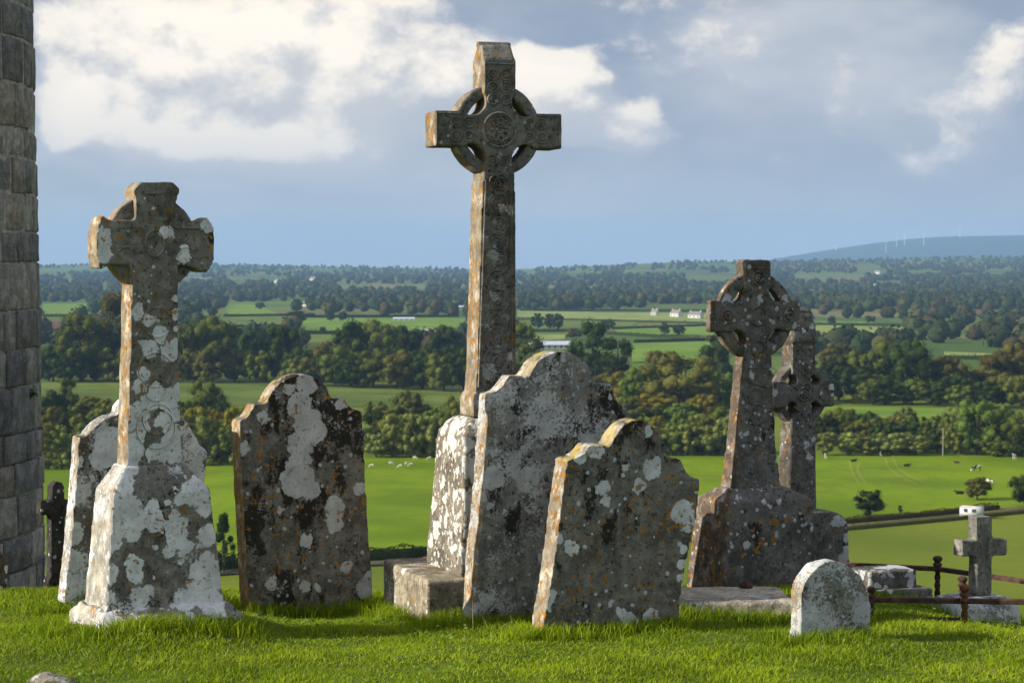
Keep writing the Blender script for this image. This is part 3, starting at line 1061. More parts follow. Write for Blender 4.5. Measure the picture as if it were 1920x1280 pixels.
# trees that stand alone
tree(1632, 969, 906, 64, 'd', 'lone round dark tree beside the road in the pasture', kind='round')
tree(1832, 938, 888, 50, 'o', 'small autumn coloured tree near the white camper van', kind='round')
tree(1922, 952, 872, 62, 'd', 'dark bush-like tree cut by the right edge above the road', kind='spread')
tree(420, 1074, 962, 62, 'c', 'dark conical tree between the left cross and the orange-edged headstone', name='conifer_tree')
tree(1688, 962, 945, 10, 'd', 'tiny sapling in the pasture right of the lone round tree', kind='round', name='sapling')
tree(1604, 757, 738, 13, 'y', 'tiny bright yellow tree at the meadow edge right of the crosses', kind='tall', name='sapling')
MID = [(1008, 617, 583, 28, 'd', 'left tree of three dark trees in a far field by the tall cross'), (1030, 618, 580, 24, 'd', 'middle tree of three dark trees in a far field by the tall cross'),
       (1046, 619, 585, 26, 'd', 'right tree of three dark trees in a far field by the tall cross'), (1140, 618, 596, 30, 'd', 'single round dark tree in the far fields above the pointed tree'),
       (1247, 628, 601, 22, 'd', 'left tree of a dark pair in the far fields below the white houses'), (1272, 628, 606, 28, 'd', 'right tree of a dark pair in the far fields below the white houses'),
       (1075, 635, 612, 32, 'b', 'russet tree beside the long grey shed'), (620, 603, 578, 18, 'd', 'left tree of a small dark pair above the bright far field'), (643, 603, 580, 18, 'd', 'right tree of a small dark pair above the bright far field'),
       (605, 622, 610, 14, 'd', 'tiny round bush in the bright far field'), (555, 612, 580, 46, 'd', 'wide dark tree at the left end of the bright far field'), (487, 580, 563, 20, 'd', 'dark tree below the far white cottages'),
       (1560, 608, 590, 18, 'd', 'first small tree along the far hedge beside the right crosses'), (1632, 606, 588, 20, 'd', 'second small tree along the far hedge beside the right crosses'),
       (1580, 640, 620, 22, 'd', 'small dark tree below the pale far field at right'), (1655, 628, 612, 14, 'b', 'small russet bush at the edge of the pale far field')]
for (x, b, tp, w, s, lb) in MID:
    tree(x, b, tp, w, s, lb, kind='round')


# ---- hedges: rows of leafy clumps
def hedge(name, pts, hgt, wid, mat, label, group=None, leaf=0.16, dens=26, parent=None):
    rng = np.random.default_rng(int(abs(pts[0].x) * 10) % 9999)
    PP, QQ = [], []
    CV, CF = [], []
    for a, b in zip(pts, pts[1:]):
        L = (b - a).length
        d = (b - a).normalized()
        nrm = np.array([-d.y, d.x, 0])
        n = max(4, int(L * dens))
        f = rng.uniform(0, 1, n)
        base = np.array(a)[None] * (1 - f[:, None]) + np.array(b)[None] * f[:, None]
        th = rng.uniform(0, math.pi, n)
        bump = 0.78 + 0.5 * vnoise(base[:, 0], base[:, 1], hgt * 1.3, 3) + 0.3 * vnoise(base[:, 0], base[:, 1], hgt * 0.5, 5)
        o = nrm[None] * (np.cos(th) * wid * 0.5)[:, None]
        z = np.sin(th) ** 0.6 * hgt * bump
        p = base + o
        p[:, 2] = H(p[:, 0], p[:, 1]) + z
        PP.append(p)
        QQ.append(nrm[None] * np.cos(th)[:, None] + np.array([0, 0, 1])[None] * np.sin(th)[:, None])
        i0 = sum(len(v) for v in CV)
        CV.append(np.array([[*(np.array(e) + nrm * s * wid * 0.33)[:2], float(H(e.x, e.y)) + zz] for e in (a, b) for s in (-1, 1) for zz in (-0.2, hgt * 0.62)]))
        q = np.array([[0, 1, 5, 4], [2, 6, 7, 3], [1, 3, 7, 5]]) + i0
        CF.append(q)
    V, F = leaf_quads(np.concatenate(PP), np.concatenate(QQ), leaf, rng, 0.8)
    CVv, CFf = np.concatenate(CV), np.concatenate(CF)
    V2 = np.concatenate([V, CVv])
    F2 = np.concatenate([F, CFf + len(V)])
    o = link_mesh(name, np_mesh(name, V2, F2, mat))
    return tag(o, label, 'hedge', group)


def road_off(i0, i1, off):
    res = []
    for i in range(i0, i1 + 1):
        d = road_pts[min(i + 1, len(road_pts) - 1)] - road_pts[max(i - 1, 0)]
        n = Vector((-d.y, d.x, 0)).normalized()
        p = road_pts[i] + n * off
        res.append(Vector((p.x, p.y, float(H(p.x, p.y)))))
    return res


nseg = len(road_pts) - 1
hedge('hedge', road_off(6, 34, 5.0), 3.6, 2.6, LEAF['d'], 'thick dark trimmed hedge behind the road below the sheep', leaf=0.22, dens=42)
hedge('hedge', road_off(38, 55, 5.2), 2.0, 2.4, LEAF['b'], 'low brown weedy hedge running along the road to the white van', leaf=0.16, dens=50)
hedge('hedge', road_off(36, 60, -2.6), 1.25, 1.5, LEAF['b'], 'low scrub line on the near side of the road at right', leaf=0.10, dens=45)
HEDGES = [((75, 857), (460, 856), 1.0), ((970, 598), (1330, 607), 3.2), ((975, 583), (1330, 584), 4.5), ((1150, 617), (1340, 610), 3.0), ((1140, 627), (1345, 640), 4.5), ((1000, 622), (1060, 622), 3.5),
          ((1190, 642), (1345, 638), 3.5), ((420, 593), (590, 591), 3.5), ((430, 613), (560, 612), 3.5), ((560, 626), (860, 626), 5), ((560, 595), (860, 594), 4), ((1520, 609), (1700, 611), 4),
          ((1520, 634), (1700, 636), 5), ((1770, 673), (1880, 674), 4), ((240, 606), (330, 607), 4), ((80, 594), (180, 593), 5), ((70, 621), (160, 622), 5)]
HLAB = ['crossing the pale field right of the tall cross', 'at the foot of the woods below the white houses', 'above the bright field left of the right cross', 'long dark one below the pair of trees', 'short one left of the long shed',
        'just above the small grassy gap by the right cross', 'in the small fields below the white cottages', 'second below the white cottages', 'under the bright field left of the tall cross', 'above the bright field left of the tall cross',
        'above the pale field beside the right crosses', 'below the pale field beside the right crosses', 'at far right below the woods', 'right beside the left cross shaft', 'upper one beside the stone tower', 'below the ploughed field beside the tower']
for i, (a, b, hh) in enumerate(HEDGES[1:]):
    pts = [gp(a[0] + (b[0] - a[0]) * k / 10, a[1] + (b[1] - a[1]) * k / 10) for k in range(11)]
    hedge('field_hedge', pts, hh, hh * 0.9, LEAF['d'], 'dark hedgerow between far fields, ' + HLAB[i], 'hedgerows dividing the far fields', leaf=0.5, dens=2.2)

# ---- far woods: one mass of crowns
wm, t, out = new_mat('far_wood_leaves')
at_ = N(t, 'ShaderNodeVertexColor', layer_name='tint').outputs[0]
g_ = N(t, 'ShaderNodeNewGeometry').outputs['Position']
cc = MIX(t, SS(t, NOISE(t, g_, 0.35, 4), 0.3, 0.7), at_, MIX(t, 1.0, at_, (0.55, 0.55, 0.55), 'MULTIPLY'))
principled(t, out, cc, 0.95, None, 0.05)


def small_crown(rng, nl=70):
    cl = []
    for k in range(6):
        d = rng.normal(0, 1, 3)
        d /= np.linalg.norm(d)
        cl.append((np.array([d[0] * 0.3, d[1] * 0.3, 0.52 + d[2] * 0.26]), rng.uniform(0.2, 0.3)))
    P, Q = [], []
    for c, r in cl:
        d = rng.normal(0, 1, (nl // 6, 3))
        d /= np.linalg.norm(d, axis=1)[:, None]
        P.append(c + d * r)
        Q.append(d)
    V, F = leaf_quads(np.concatenate(P), np.concatenate(Q), 0.085, rng, 0.35)
    bm = bmesh.new()
    bmesh.ops.create_icosphere(bm, subdivisions=2, radius=0.40, matrix=Matrix.Translation((0, 0, 0.5)))
    CV = np.array([v.co[:] for v in bm.verts])
    CV += rng.normal(0, 0.035, CV.shape)
    CF = np.array([[v.index for v in f.verts] for f in bm.faces])
    bm.free()
    FT = np.concatenate([F[:, [0, 1, 2]], F[:, [0, 2, 3]], CF + len(V)])
    return np.concatenate([V, CV]), FT


SMALL = [small_crown(np.random.default_rng(100 + k)) for k in range(5)]
CLEAR = [(425, 518, 540, 531), (1170, 506, 1330, 517), (1285, 517, 1430, 536), (1490, 513, 1625, 531), (630, 533, 800, 546), (1040, 489, 1170, 500), (960, 495, 1000, 512),
         (75, 566, 172, 600), (70, 598, 135, 624), (420, 566, 540, 640), (555, 593, 880, 640), (960, 584, 1345, 690), (1515, 600, 1705, 640), (1760, 656, 1880, 676), (235, 582, 335, 608),
         (1700, 508, 1760, 518), (340, 520, 400, 530), (1205, 570, 1330, 600), (535, 558, 612, 576), (1640, 528, 1690, 540)]


def far_wood(name, n, y0, y1, hmin, hmax, label, seed, skip=0.0):
    rng = np.random.default_rng(seed)
    px = rng.uniform(-120, 2040, n)
    py = rng.uniform(y0, y1, n)
    ok = np.ones(n, bool)
    for (a, b, c, d) in CLEAR:
        ok &= ~((px > a) & (px < c) & (py > b) & (py < d))
    if skip:
        ok &= vnoise(px, py * 6, 60, seed) > skip - 0.5
    px, py = px[ok], py[ok]
    X, Y, Z = ground_hit(px, py)
    good = ~np.isnan(X)
    X, Y, px = X[good], Y[good], px[good]
    Zg = H(X, Y)
    VV, FF, CC = [], [], []
    off = 0
    pal = np.array([[0.030, 0.048, 0.018], [0.042, 0.062, 0.022], [0.056, 0.068, 0.022], [0.070, 0.058, 0.024], [0.085, 0.080, 0.028]])  # dark crowns: cloud shade over the valley put into the leaf colour
    for i in range(len(X)):
        V, F = SMALL[i % 5]
        hh = rng.uniform(hmin, hmax)
        w = hh * rng.uniform(0.8, 1.25)
        a = rng.uniform(0, 6.28)
        ca, sa = math.cos(a) * w, math.sin(a) * w
        q = np.empty_like(V)
        q[:, 0] = V[:, 0] * ca - V[:, 1] * sa + X[i]
        q[:, 1] = V[:, 0] * sa + V[:, 1] * ca + Y[i]
        q[:, 2] = V[:, 2] * hh + Zg[i] - hh * 0.12
        VV.append(q)
        FF.append(F + off)
        off += len(V)
        c = pal[rng.choice(5, p=[.3, .3, .2, .12, .08])] * rng.uniform(0.75, 1.25)
        CC.append(np.tile(c, (len(V), 1)))
    o = link_mesh(name, np_mesh(name, np.concatenate(VV), np.concatenate(FF), wm, False, np.concatenate(CC)))
    return tag(o, label, 'woodland', None, 'stuff')


far_wood('middle_woodland', 1000, 574, 668, 12, 22, 'dark mixed woodland and tree clumps between the mid-distance fields', 1, 0.30)
far_wood('distant_woodland', 3900, 519, 580, 13, 22, 'band of bluish distant woodland across the valley', 2)
far_wood('hill_woodland', 5200, 480, 526, 10, 18, 'hazy woods and hedges on the far hills at the skyline', 3, 0.26)

# ---- haze over the valley: even pale air
hm, t, out = new_mat('haze_air')
pv = N(t, 'ShaderNodeVolumePrincipled', {'Color': (0.38, 0.62, 1.0, 1), 'Density': 5.4e-5, 'Anisotropy': 0.0})
t.links.new(pv.outputs[0], out.inputs['Volume'])
bm = bmesh.new()
add_box(bm, -26000, 26000, -26000, 26000, PLAIN - 70, 460)
tag(bm_obj('haze', bm, hm), 'pale blue haze lying over the far valley', 'haze', None, 'stuff')

# ================================================================== BUILDINGS FAR OFF
M_WALLW = simple_mat('white_render', (0.62, 0.61, 0.58), 0.06, 0.8)
M_WALLG = simple_mat('grey_block', (0.36, 0.36, 0.36), 0.15, 0.5)
M_SLATE = simple_mat('slate_roof', (0.20, 0.185, 0.18), 0.25, 1.2)
M_TIN = simple_mat('tin_roof', (0.46, 0.52, 0.58), 0.12, 0.6, 0.6)
M_PANE = simple_mat('dark_pane', (0.03, 0.035, 0.045), 0.1, 1.0, 0.3)


def house(px, py, wpx, hpx, label, wall=M_WALLW, roof=M_SLATE, yaw=0.0, name='house', pitch=0.45, nwin=3, chim=True):
    g = gp(px, py)
    d = math.hypot(g.x, g.y)
    W, Ht = wpx * d / FPX, hpx * d / FPX
    D = max(6.0, W * 0.45)
    root = empty(name, (g.x, g.y, g.z), R(yaw))
    tag(root, label, 'house' if name == 'house' else 'shed')
    eave = Ht * (1 - pitch)
    bm = bmesh.new()
    add_prism(bm, [(-W / 2, -1), (W / 2, -1), (W / 2, eave), (-W / 2, eave)], 0, D)
    for s in (-1, 1):
        x = s * W / 2
        q = [bm.verts.new(p) for p in [(x, 0.02, eave), (x, D - 0.02, eave), (x, D / 2, Ht - 0.15)]]
        bm.faces.new(q)
    bm_obj('wall', bm, wall, root)
    bm = bmesh.new()
    o_ = 0.35
    for (ya, yb) in ((-o_, D / 2), (D + o_, D / 2)):
        za = eave - 0.2
        v = [bm.verts.new(p) for p in [(-W / 2 - o_, ya, za), (W / 2 + o_, ya, za), (W / 2 + o_, yb, Ht), (-W / 2 - o_, yb, Ht),
                                       (-W / 2 - o_, ya, za + 0.25), (W / 2 + o_, ya, za + 0.25), (W / 2 + o_, yb, Ht + 0.25), (-W / 2 - o_, yb, Ht + 0.25)]]
        for f in [(0, 1, 2, 3), (4, 7, 6, 5), (0, 4, 5, 1), (2, 6, 7, 3), (0, 3, 7, 4), (1, 5, 6, 2)]:
            bm.faces.new([v[i] for i in f])
    rf = bm_obj('roof', bm, roof, root)
    if chim:
        for s in (-1, 1):
            bm = bmesh.new()
            add_box(bm, s * W * 0.42 - 0.5, s * W * 0.42 + 0.5, D / 2 - 0.4, D / 2 + 0.4, Ht - 0.5, Ht + 1.5)
            bm_obj('chimney', bm, wall, rf)
    for k in range(nwin):
        x = (k + 0.5) / nwin * W - W / 2
        bm = bmesh.new()
        ww, wh = min(0.8, W / nwin * 0.25), eave * 0.22
        add_box(bm, x - ww, x + ww, -0.06, 0.05, eave * 0.55 - wh, eave * 0.55 + wh)
        bm_obj('window', bm, M_PANE, root)
    return root


house(1225, 591, 14, 11, 'leftmost of three white houses at the wood edge in mid distance', yaw=-48)
house(1264, 594, 24, 13, 'middle of three white houses at the wood edge in mid distance', yaw=-55)
house(1301, 597, 27, 13, 'rightmost of three white houses at the wood edge in mid distance', yaw=-40)
house(548, 573, 13, 8, 'leftmost of three small white cottages left of the tall cross', yaw=-50)
house(571, 574, 17, 8, 'middle of three small white cottages left of the tall cross', yaw=-50)
house(592, 576, 15, 9, 'rightmost of three small white cottages left of the tall cross', yaw=-50)
house(519, 530, 18, 7, 'tiny white farmhouse in the far woods left of the tall cross', yaw=-50)
house(543, 532, 8, 5, 'tiny white barn right of the far white farmhouse', nwin=1, chim=False)
house(584, 528, 14, 9, 'tall pale far house between tiny barn and long far shed', yaw=-50)
house(617, 528, 22, 6, 'long pale far shed left of the tall cross', M_WALLG, M_TIN, 0, 'shed', nwin=3, chim=False)
house(1041, 655, 56, 15, 'long grey farm shed with pale tin roof behind the biggest headstone', M_WALLG, M_TIN, 3, 'shed', 0.42, 5, False)
house(986, 655, 36, 12, 'low grey shed just right of the tall cross shaft', M_WALLG, M_TIN, 3, 'shed', 0.42, 3, False)
house(800, 627, 44, 9, 'low grey farm shed with pale roof in trees left of the tall cross', M_WALLG, M_TIN, -3, 'shed', 0.42, 4, False)
house(757, 601, 40, 6, 'row-like pale shed at the edge of the bright far field', M_WALLW, M_TIN, 0, 'shed', 0.4, 4, False)
house(858, 580, 34, 7, 'pale shed in the far trees just left of the tall cross shaft', M_WALLG, M_TIN, 0, 'shed', 0.4, 3, False)
house(1644, 514, 12, 7, 'white house on the sunny far hillside at right', yaw=-50, nwin=2)
house(1680, 513, 10, 5, 'small pale house right of the white hillside house', nwin=2, chim=False)
house(1648, 537, 30, 5, 'long pale barns below the white hillside house', M_WALLW, M_TIN, 0, 'shed', 0.4, 3, False)
house(1568, 568, 8, 9, 'tiny white gable in the dark woods right of the right crosses', nwin=1, chim=False)
house(112, 529, 22, 6, 'pale farm buildings in the far woods beside the stone tower', yaw=4)

# ---- wind turbines on the far ridge
M_TURB = simple_mat('turbine_white', (0.78, 0.79, 0.80), 0.04, 0.2, 0.5)


def turbine(px, base, hub, rot, label):
    x, y, z = ground_hit(px, base)
    if np.isnan(x[0]):
        d = ray(px, base)
        p = d * (20500 / d.y)
        x, y = np.array([p.x]), np.array([p.y])
    g = Vector((float(x[0]), float(y[0]), float(H(x[0], y[0]))))
    d = math.hypot(g.x, g.y)
    hz = max(60.0, (EYE + (HORIZON - hub) * d / FPX) - g.z)
    root = empty('wind_turbine', g)
    tag(root, label, 'wind turbine', 'wind turbines on the far ridge')
    bm = bmesh.new()
    add_tube(bm, (0, 0, -5), (0, 0, hz), 3.4, 1.8, 10)
    bm_obj('tower', bm, M_TURB, root)
    bm = bmesh.new()
    add_box(bm, -2, 2, -5, 6, hz - 1.5, hz + 2.5)
    bm_obj('nacelle', bm, M_TURB, root)
    for k in range(3):
        a = rot + k * 2.0944
        bm = bmesh.new()
        e = Vector((math.cos(a), 0, math.sin(a)))
        add_tube(bm, Vector((0, -6, hz + 0.5)) + e * 1, Vector((0, -6, hz + 0.5)) + e * 46, 1.9, 0.5, 5)
        bm_obj('blade', bm, M_TURB, root)


for k, (x, b, h_, lb) in enumerate([(1661, 473, 456, 'wind turbine lowest on the far ridge, left of the main group'), (1681, 462, 446, 'second wind turbine from the left on the far ridge'), (1696, 459, 441, 'middle wind turbine on the far ridge'),
                                    (1732, 461, 440, 'fourth wind turbine from the left on the far ridge'), (1800, 446, 430, 'rightmost wind turbine standing on the ridge top'), (1567, 470, 460, 'faint wind turbine far left of the ridge group')]):
    turbine(x, b, h_, 0.5 + k * 0.7, lb)

# ================================================================== ANIMALS AND VEHICLES
cm, t, out = new_mat('cow_hide')
P = N(t, 'ShaderNodeTexCoord').outputs['Object']
oi = N(t, 'ShaderNodeObjectInfo').outputs['Random']
pp = VM(t, 'ADD', P, N(t, 'ShaderNodeCombineXYZ', {0: MA(t, 'MULTIPLY', oi, 37.0), 1: 0.0, 2: 0.0}).outputs[0])
principled(t, out, MIX(t, SS(t, NOISE(t, pp, 1.3, 2), 0.47, 0.50), (0.70, 0.66, 0.58), (0.016, 0.014, 0.014)), 0.8, None, 0.2)
M_COW = cm
M_COWB = simple_mat('cow_black', (0.018, 0.016, 0.016), 0.2, 2)
M_COWW = simple_mat('cow_cream', (0.72, 0.64, 0.52), 0.1, 2)
M_COWR = simple_mat('cow_red', (0.16, 0.07, 0.045), 0.3, 2)
M_SHEEP = simple_mat('sheep_wool', (0.62, 0.57, 0.46), 0.15, 3)


def skin_obj(name, verts, edges, radii, mat):
    me = bpy.data.meshes.new(name)
    me.from_pydata(verts, edges, [])
    o = bpy.data.objects.new(name, me)
    col.objects.link(o)
    sk = o.modifiers.new('skin', 'SKIN')
    sk.use_smooth_shade = True
    sv = me.skin_vertices[0].data
    for i, r in enumerate(radii):
        sv[i].radius = (r, r) if not isinstance(r, tuple) else r
    sv[0].use_root = True
    o.modifiers.new('sub', 'SUBSURF').levels = 1
    o.modifiers['sub'].render_levels = 1
    dg = bpy.context.evaluated_depsgraph_get()
    ev = o.evaluated_get(dg)
    m2 = bpy.data.meshes.new_from_object(ev)
    bpy.data.objects.remove(o)
    m2.materials.clear()
    m2.materials.append(mat)
    m2.name = name
    return m2


def quad_mesh(name, mat, L=1.0, graze=True, lying=False, woolly=1.0):
    """standing or lying cow or sheep, nose towards -x, body length about 1.6 L"""
    z = 1.05 if not lying else 0.42
    v = [(0, 0, z), (0.62, 0, z + 0.04), (-0.62, 0, z + 0.02), (0.85, 0, z + 0.06)]
    e = [(0, 1), (0, 2), (1, 3)]
    r = [0.36 * woolly, 0.34 * woolly, 0.32 * woolly, 0.18]
    if graze:
        hd = [(-0.95, 0, z - 0.05), (-1.2, 0, 0.45), (-1.28, 0, 0.22), (-1.42, 0, 0.08)]
    else:
        hd = [(-0.95, 0, z + 0.22), (-1.15, 0, z + 0.42), (-1.3, 0, z + 0.40), (-1.55, 0, z + 0.28)]
    i = len(v)
    v += hd
    e += [(2, i), (i, i + 1), (i + 1, i + 2), (i + 2, i + 3)]
    r += [0.2, 0.14, 0.14, 0.085]
    # ears, tail
    i = len(v)
    h = hd[2]
    v += [(h[0] + 0.05, 0.22, h[2] + 0.08), (h[0] + 0.05, -0.22, h[2] + 0.08), (0.98, 0, z - 0.1), (1.0, 0, z - 0.6 if not lying else 0.12)]
    e += [(6, i), (6, i + 1), (3, i + 2), (i + 2, i + 3)]
    r += [0.04, 0.04, 0.035, 0.03]
    for (bx, par) in ((0.66, 1), (-0.58, 2)):
        for s in (-1, 1):
            i = len(v)
            if lying:
                v += [(bx, s * 0.34, 0.25), (bx - 0.35, s * 0.42, 0.12), (bx - 0.05, s * 0.44, 0.07)]
                r += [0.14, 0.08, 0.06]
            else:
                hock = 0.10 if bx > 0 else 0.0
                v += [(bx - hock * 0.6, s * 0.2, 0.72), (bx + hock, s * 0.2, 0.42), (bx + hock * 0.4, s * 0.2, 0.05)]
                r += [0.13 if bx > 0 else 0.11, 0.065, 0.06]
            e += [(par, i), (i, i + 1), (i + 1, i + 2)]
    v = [(a * L, b * L, c * L) for a, b, c in v]
    r = [q * L for q in r]
    return skin_obj(name, v, e, r, mat)


COWS = {'graze': quad_mesh('grazing_cow', M_COW), 'lie': quad_mesh('lying_cow', M_COWB, graze=False, lying=True), 'stand': quad_mesh('standing_cow', M_COWW, graze=False),
        'liered': quad_mesh('lying_red_cow', M_COWR, graze=False, lying=True), 'patch': quad_mesh('standing_patched_cow', M_COW, graze=False)}


def animal(me, name, px, py, rz, label, cat, group, s=1.0):
    g = gp(px, py)
    o = bpy.data.objects.new(name, me)
    col.objects.link(o)
    o.location = (g.x, g.y, g.z + 0.15)
    o.rotation_euler = (0, 0, R(rz))
    o.scale = (s, s, s)
    return tag(o, label, cat, group)


CG_ = 'cattle in the pasture'
animal(COWS['lie'], 'cow', 1600, 866, 200, 'black cow lying in the pasture just right of the crosses', 'cow', CG_)
animal(COWS['lie'], 'cow', 1700, 875, 190, 'black cow lying alone in mid pasture right of the faint tracks', 'cow', CG_)
animal(COWS['lie'], 'cow', 1800, 927, 10, 'black cow lying left of the small autumn tree', 'cow', CG_, 1.15)
animal(COWS['graze'], 'cow', 1832, 884, 5, 'black and white cow grazing above the small autumn tree', 'cow', CG_, 1.35)
animal(COWS['patch'], 'cow', 1856, 909, -20, 'black and white cow standing behind the small autumn tree', 'cow', CG_, 1.15)
animal(COWS['stand'], 'cow', 1902, 862, 60, 'cream cow at the far edge of the pasture near the right side', 'cow', CG_, 1.25)
animal(COWS['liered'], 'cow', 1794, 869, 15, 'reddish brown cow lying left of the grazing cow', 'cow', CG_, 0.9)
animal(COWS['patch'], 'cow', 1652, 856, 80, 'black and white cow facing away at the far fence', 'cow', CG_, 1.1)
animal(COWS['stand'], 'cow', 1548, 860, 75, 'cream cow at the fence beside the right cross arm', 'cow', CG_, 1.1)
SHEEP = quad_mesh('sheep', M_SHEEP, 0.62, True, False, 1.25)
for k, (x, y, rz, lb) in enumerate([(697, 877, 10, 'sheep nearest the orange-edged headstone in the far pasture'), (733, 872, 170, 'second sheep from the orange-edged headstone'), (750, 878, 15, 'lowest sheep of the small flock left of the tall cross base'),
                                    (763, 873, 200, 'left sheep of a touching pair by the tall cross base'), (770, 875, 20, 'right sheep of a touching pair by the tall cross base'), (778, 862, 160, 'highest and farthest sheep by the tall cross base'), (805, 863, 30, 'sheep half hidden by the tall cross base edge')]):
    animal(SHEEP, 'sheep', x, y, rz, lb, 'sheep', 'sheep in the pasture', 1.15)

M_VAN = simple_mat('van_paint', (0.62, 0.62, 0.60), 0.04, 1.0, 0.35, 0, 0.5)
M_RED = simple_mat('red_paint', (0.55, 0.02, 0.02), 0.1, 1.0, 0.35, 0, 0.5)
M_TYRE = simple_mat('tyre', (0.02, 0.02, 0.02), 0.2, 3.0)
M_GLASS = simple_mat('vehicle_glass', (0.05, 0.06, 0.075), 0.1, 1.0, 0.1, 0, 0.6)


def vehicle(name, px, py, rz, prof, Wd, glass, mat, label, cat, stripe=None, lights=True, axles=(-1.3, 1.4)):
    g = gp(px, py)
    root = empty(name, (g.x, g.y, g.z + 0.34), R(rz))
    tag(root, label, cat)
    bm = bmesh.new()
    add_prism(bm, prof, -Wd / 2, Wd / 2)
    bmesh.ops.bevel(bm, geom=[e for e in bm.edges], offset=0.09, segments=2, affect='EDGES')
    bm_obj('body', bm, mat, root, True)
    for (x0, x1, z0, z1) in glass:
        for s in (-1, 1):
            bm = bmesh.new()
            add_box(bm, x0, x1, s * Wd / 2 - 0.03, s * Wd / 2 + 0.02, z0, z1)
            bm_obj('side_window', bm, M_GLASS, root)
    x = prof[0][0]
    bm = bmesh.new()
    add_box(bm, x - 0.02, x + 0.1, -Wd * 0.42, Wd * 0.42, prof[0][1] + (prof[1][1] - prof[0][1]) * 0.45, prof[0][1] + (prof[1][1] - prof[0][1]) * 0.8)
    bm_obj('windscreen', bm, M_GLASS, root)
    if stripe:
        bm = bmesh.new()
        add_box(bm, x - 0.025, stripe[0], -Wd / 2 - 0.015, Wd / 2 + 0.015, stripe[1], stripe[2])
        bm_obj('stripe', bm, M_RED, root)
    for ax in axles:
        for s in (-1, 1):
            bm = bmesh.new()
            y0 = s * Wd / 2 - 0.18 * (s > 0) - 0.04 * s
            add_tube(bm, (ax, y0, 0.0), (ax, y0 + 0.2, 0.0), 0.34, 0.34, 16)
            wh = bm_obj('wheel', bm, M_TYRE, root)
            bm = bmesh.new()
            yy = y0 + (0.2 if s > 0 else 0)
            add_tube(bm, (ax, yy - 0.01, 0), (ax, yy + 0.01, 0), 0.19, 0.19, 12)
            bm_obj('rim', bm, M_TIN, wh)
    return root


vehicle('camper_van', 1822, 971, -32, [(-2.7, -0.02), (-2.62, 2.5), (2.6, 2.62), (2.7, 0.0)], 2.2, [(-1.6, -0.6, 1.2, 2.0), (0.4, 1.5, 1.2, 2.0)], M_VAN,
        'white camper van with red roof stripe parked by the road', 'van', (0.4, 2.3, 2.45))
vehicle('car', 802, 1058, 180, [(-2.0, -0.05), (-2.1, 0.55), (-1.2, 0.62), (-0.55, 1.12), (0.9, 1.15), (1.6, 0.66), (2.1, 0.6), (2.1, -0.05)], 1.7,
        [(-0.5, 0.2, 0.66, 1.0), (0.3, 1.0, 0.66, 1.0)], M_RED, 'red car on the road, mostly hidden by the tall cross pedestal', 'car')

# ---- field fence and pole
M_WOOD = simple_mat('weathered_wood', (0.17, 0.14, 0.11), 0.3, 4.0)


def fence(a, b, n, label):
    P_ = [gp(a[0] + (b[0] - a[0]) * k / n, a[1] + (b[1] - a[1]) * k / n) for k in range(n + 1)]
    root = empty('field_fence', P_[0])
    tag(root, label, 'fence')
    for p in P_:
        bm = bmesh.new()
        q = p - P_[0]
        add_box(bm, q.x - 0.07, q.x + 0.07, q.y - 0.07, q.y + 0.07, q.z - 0.2, q.z + 1.35)
        bm_obj('post', bm, M_WOOD, root)
    for zz in (0.55, 0.9, 1.2):
        bm = bmesh.new()
        for p, q in zip(P_, P_[1:]):
            add_tube(bm, p - P_[0] + Vector((0, 0, zz)), q - P_[0] + Vector((0, 0, zz)), 0.022, 0.022, 4)
        bm_obj('wire', bm, M_WOOD, root)


fence((1575, 855), (1960, 853), 26, 'post and wire fence along the far edge of the cow pasture')
fence((680, 858), (900, 857), 16, 'post and wire fence behind the sheep left of the tall cross')
fence((1245, 856), (1365, 855), 9, 'post and wire fence below the thicket left of the right cross')
g = gp(1768, 856)
root = empty('telegraph_pole', g)
tag(root, 'pale telegraph pole in front of the trees above the cow pasture', 'pole')
bm = bmesh.new()
add_tube(bm, (0, 0, -0.3), (0, 0, 9.2), 0.20, 0.14, 8)
bm_obj('pole', bm, simple_mat('pole_wood', (0.30, 0.27, 0.23), 0.2, 2.0), root)
bm = bmesh.new()
add_box(bm, -0.9, 0.9, -0.07, 0.07, 8.5, 8.7)
bm_obj('cross_arm', bm, M_WOOD, root)

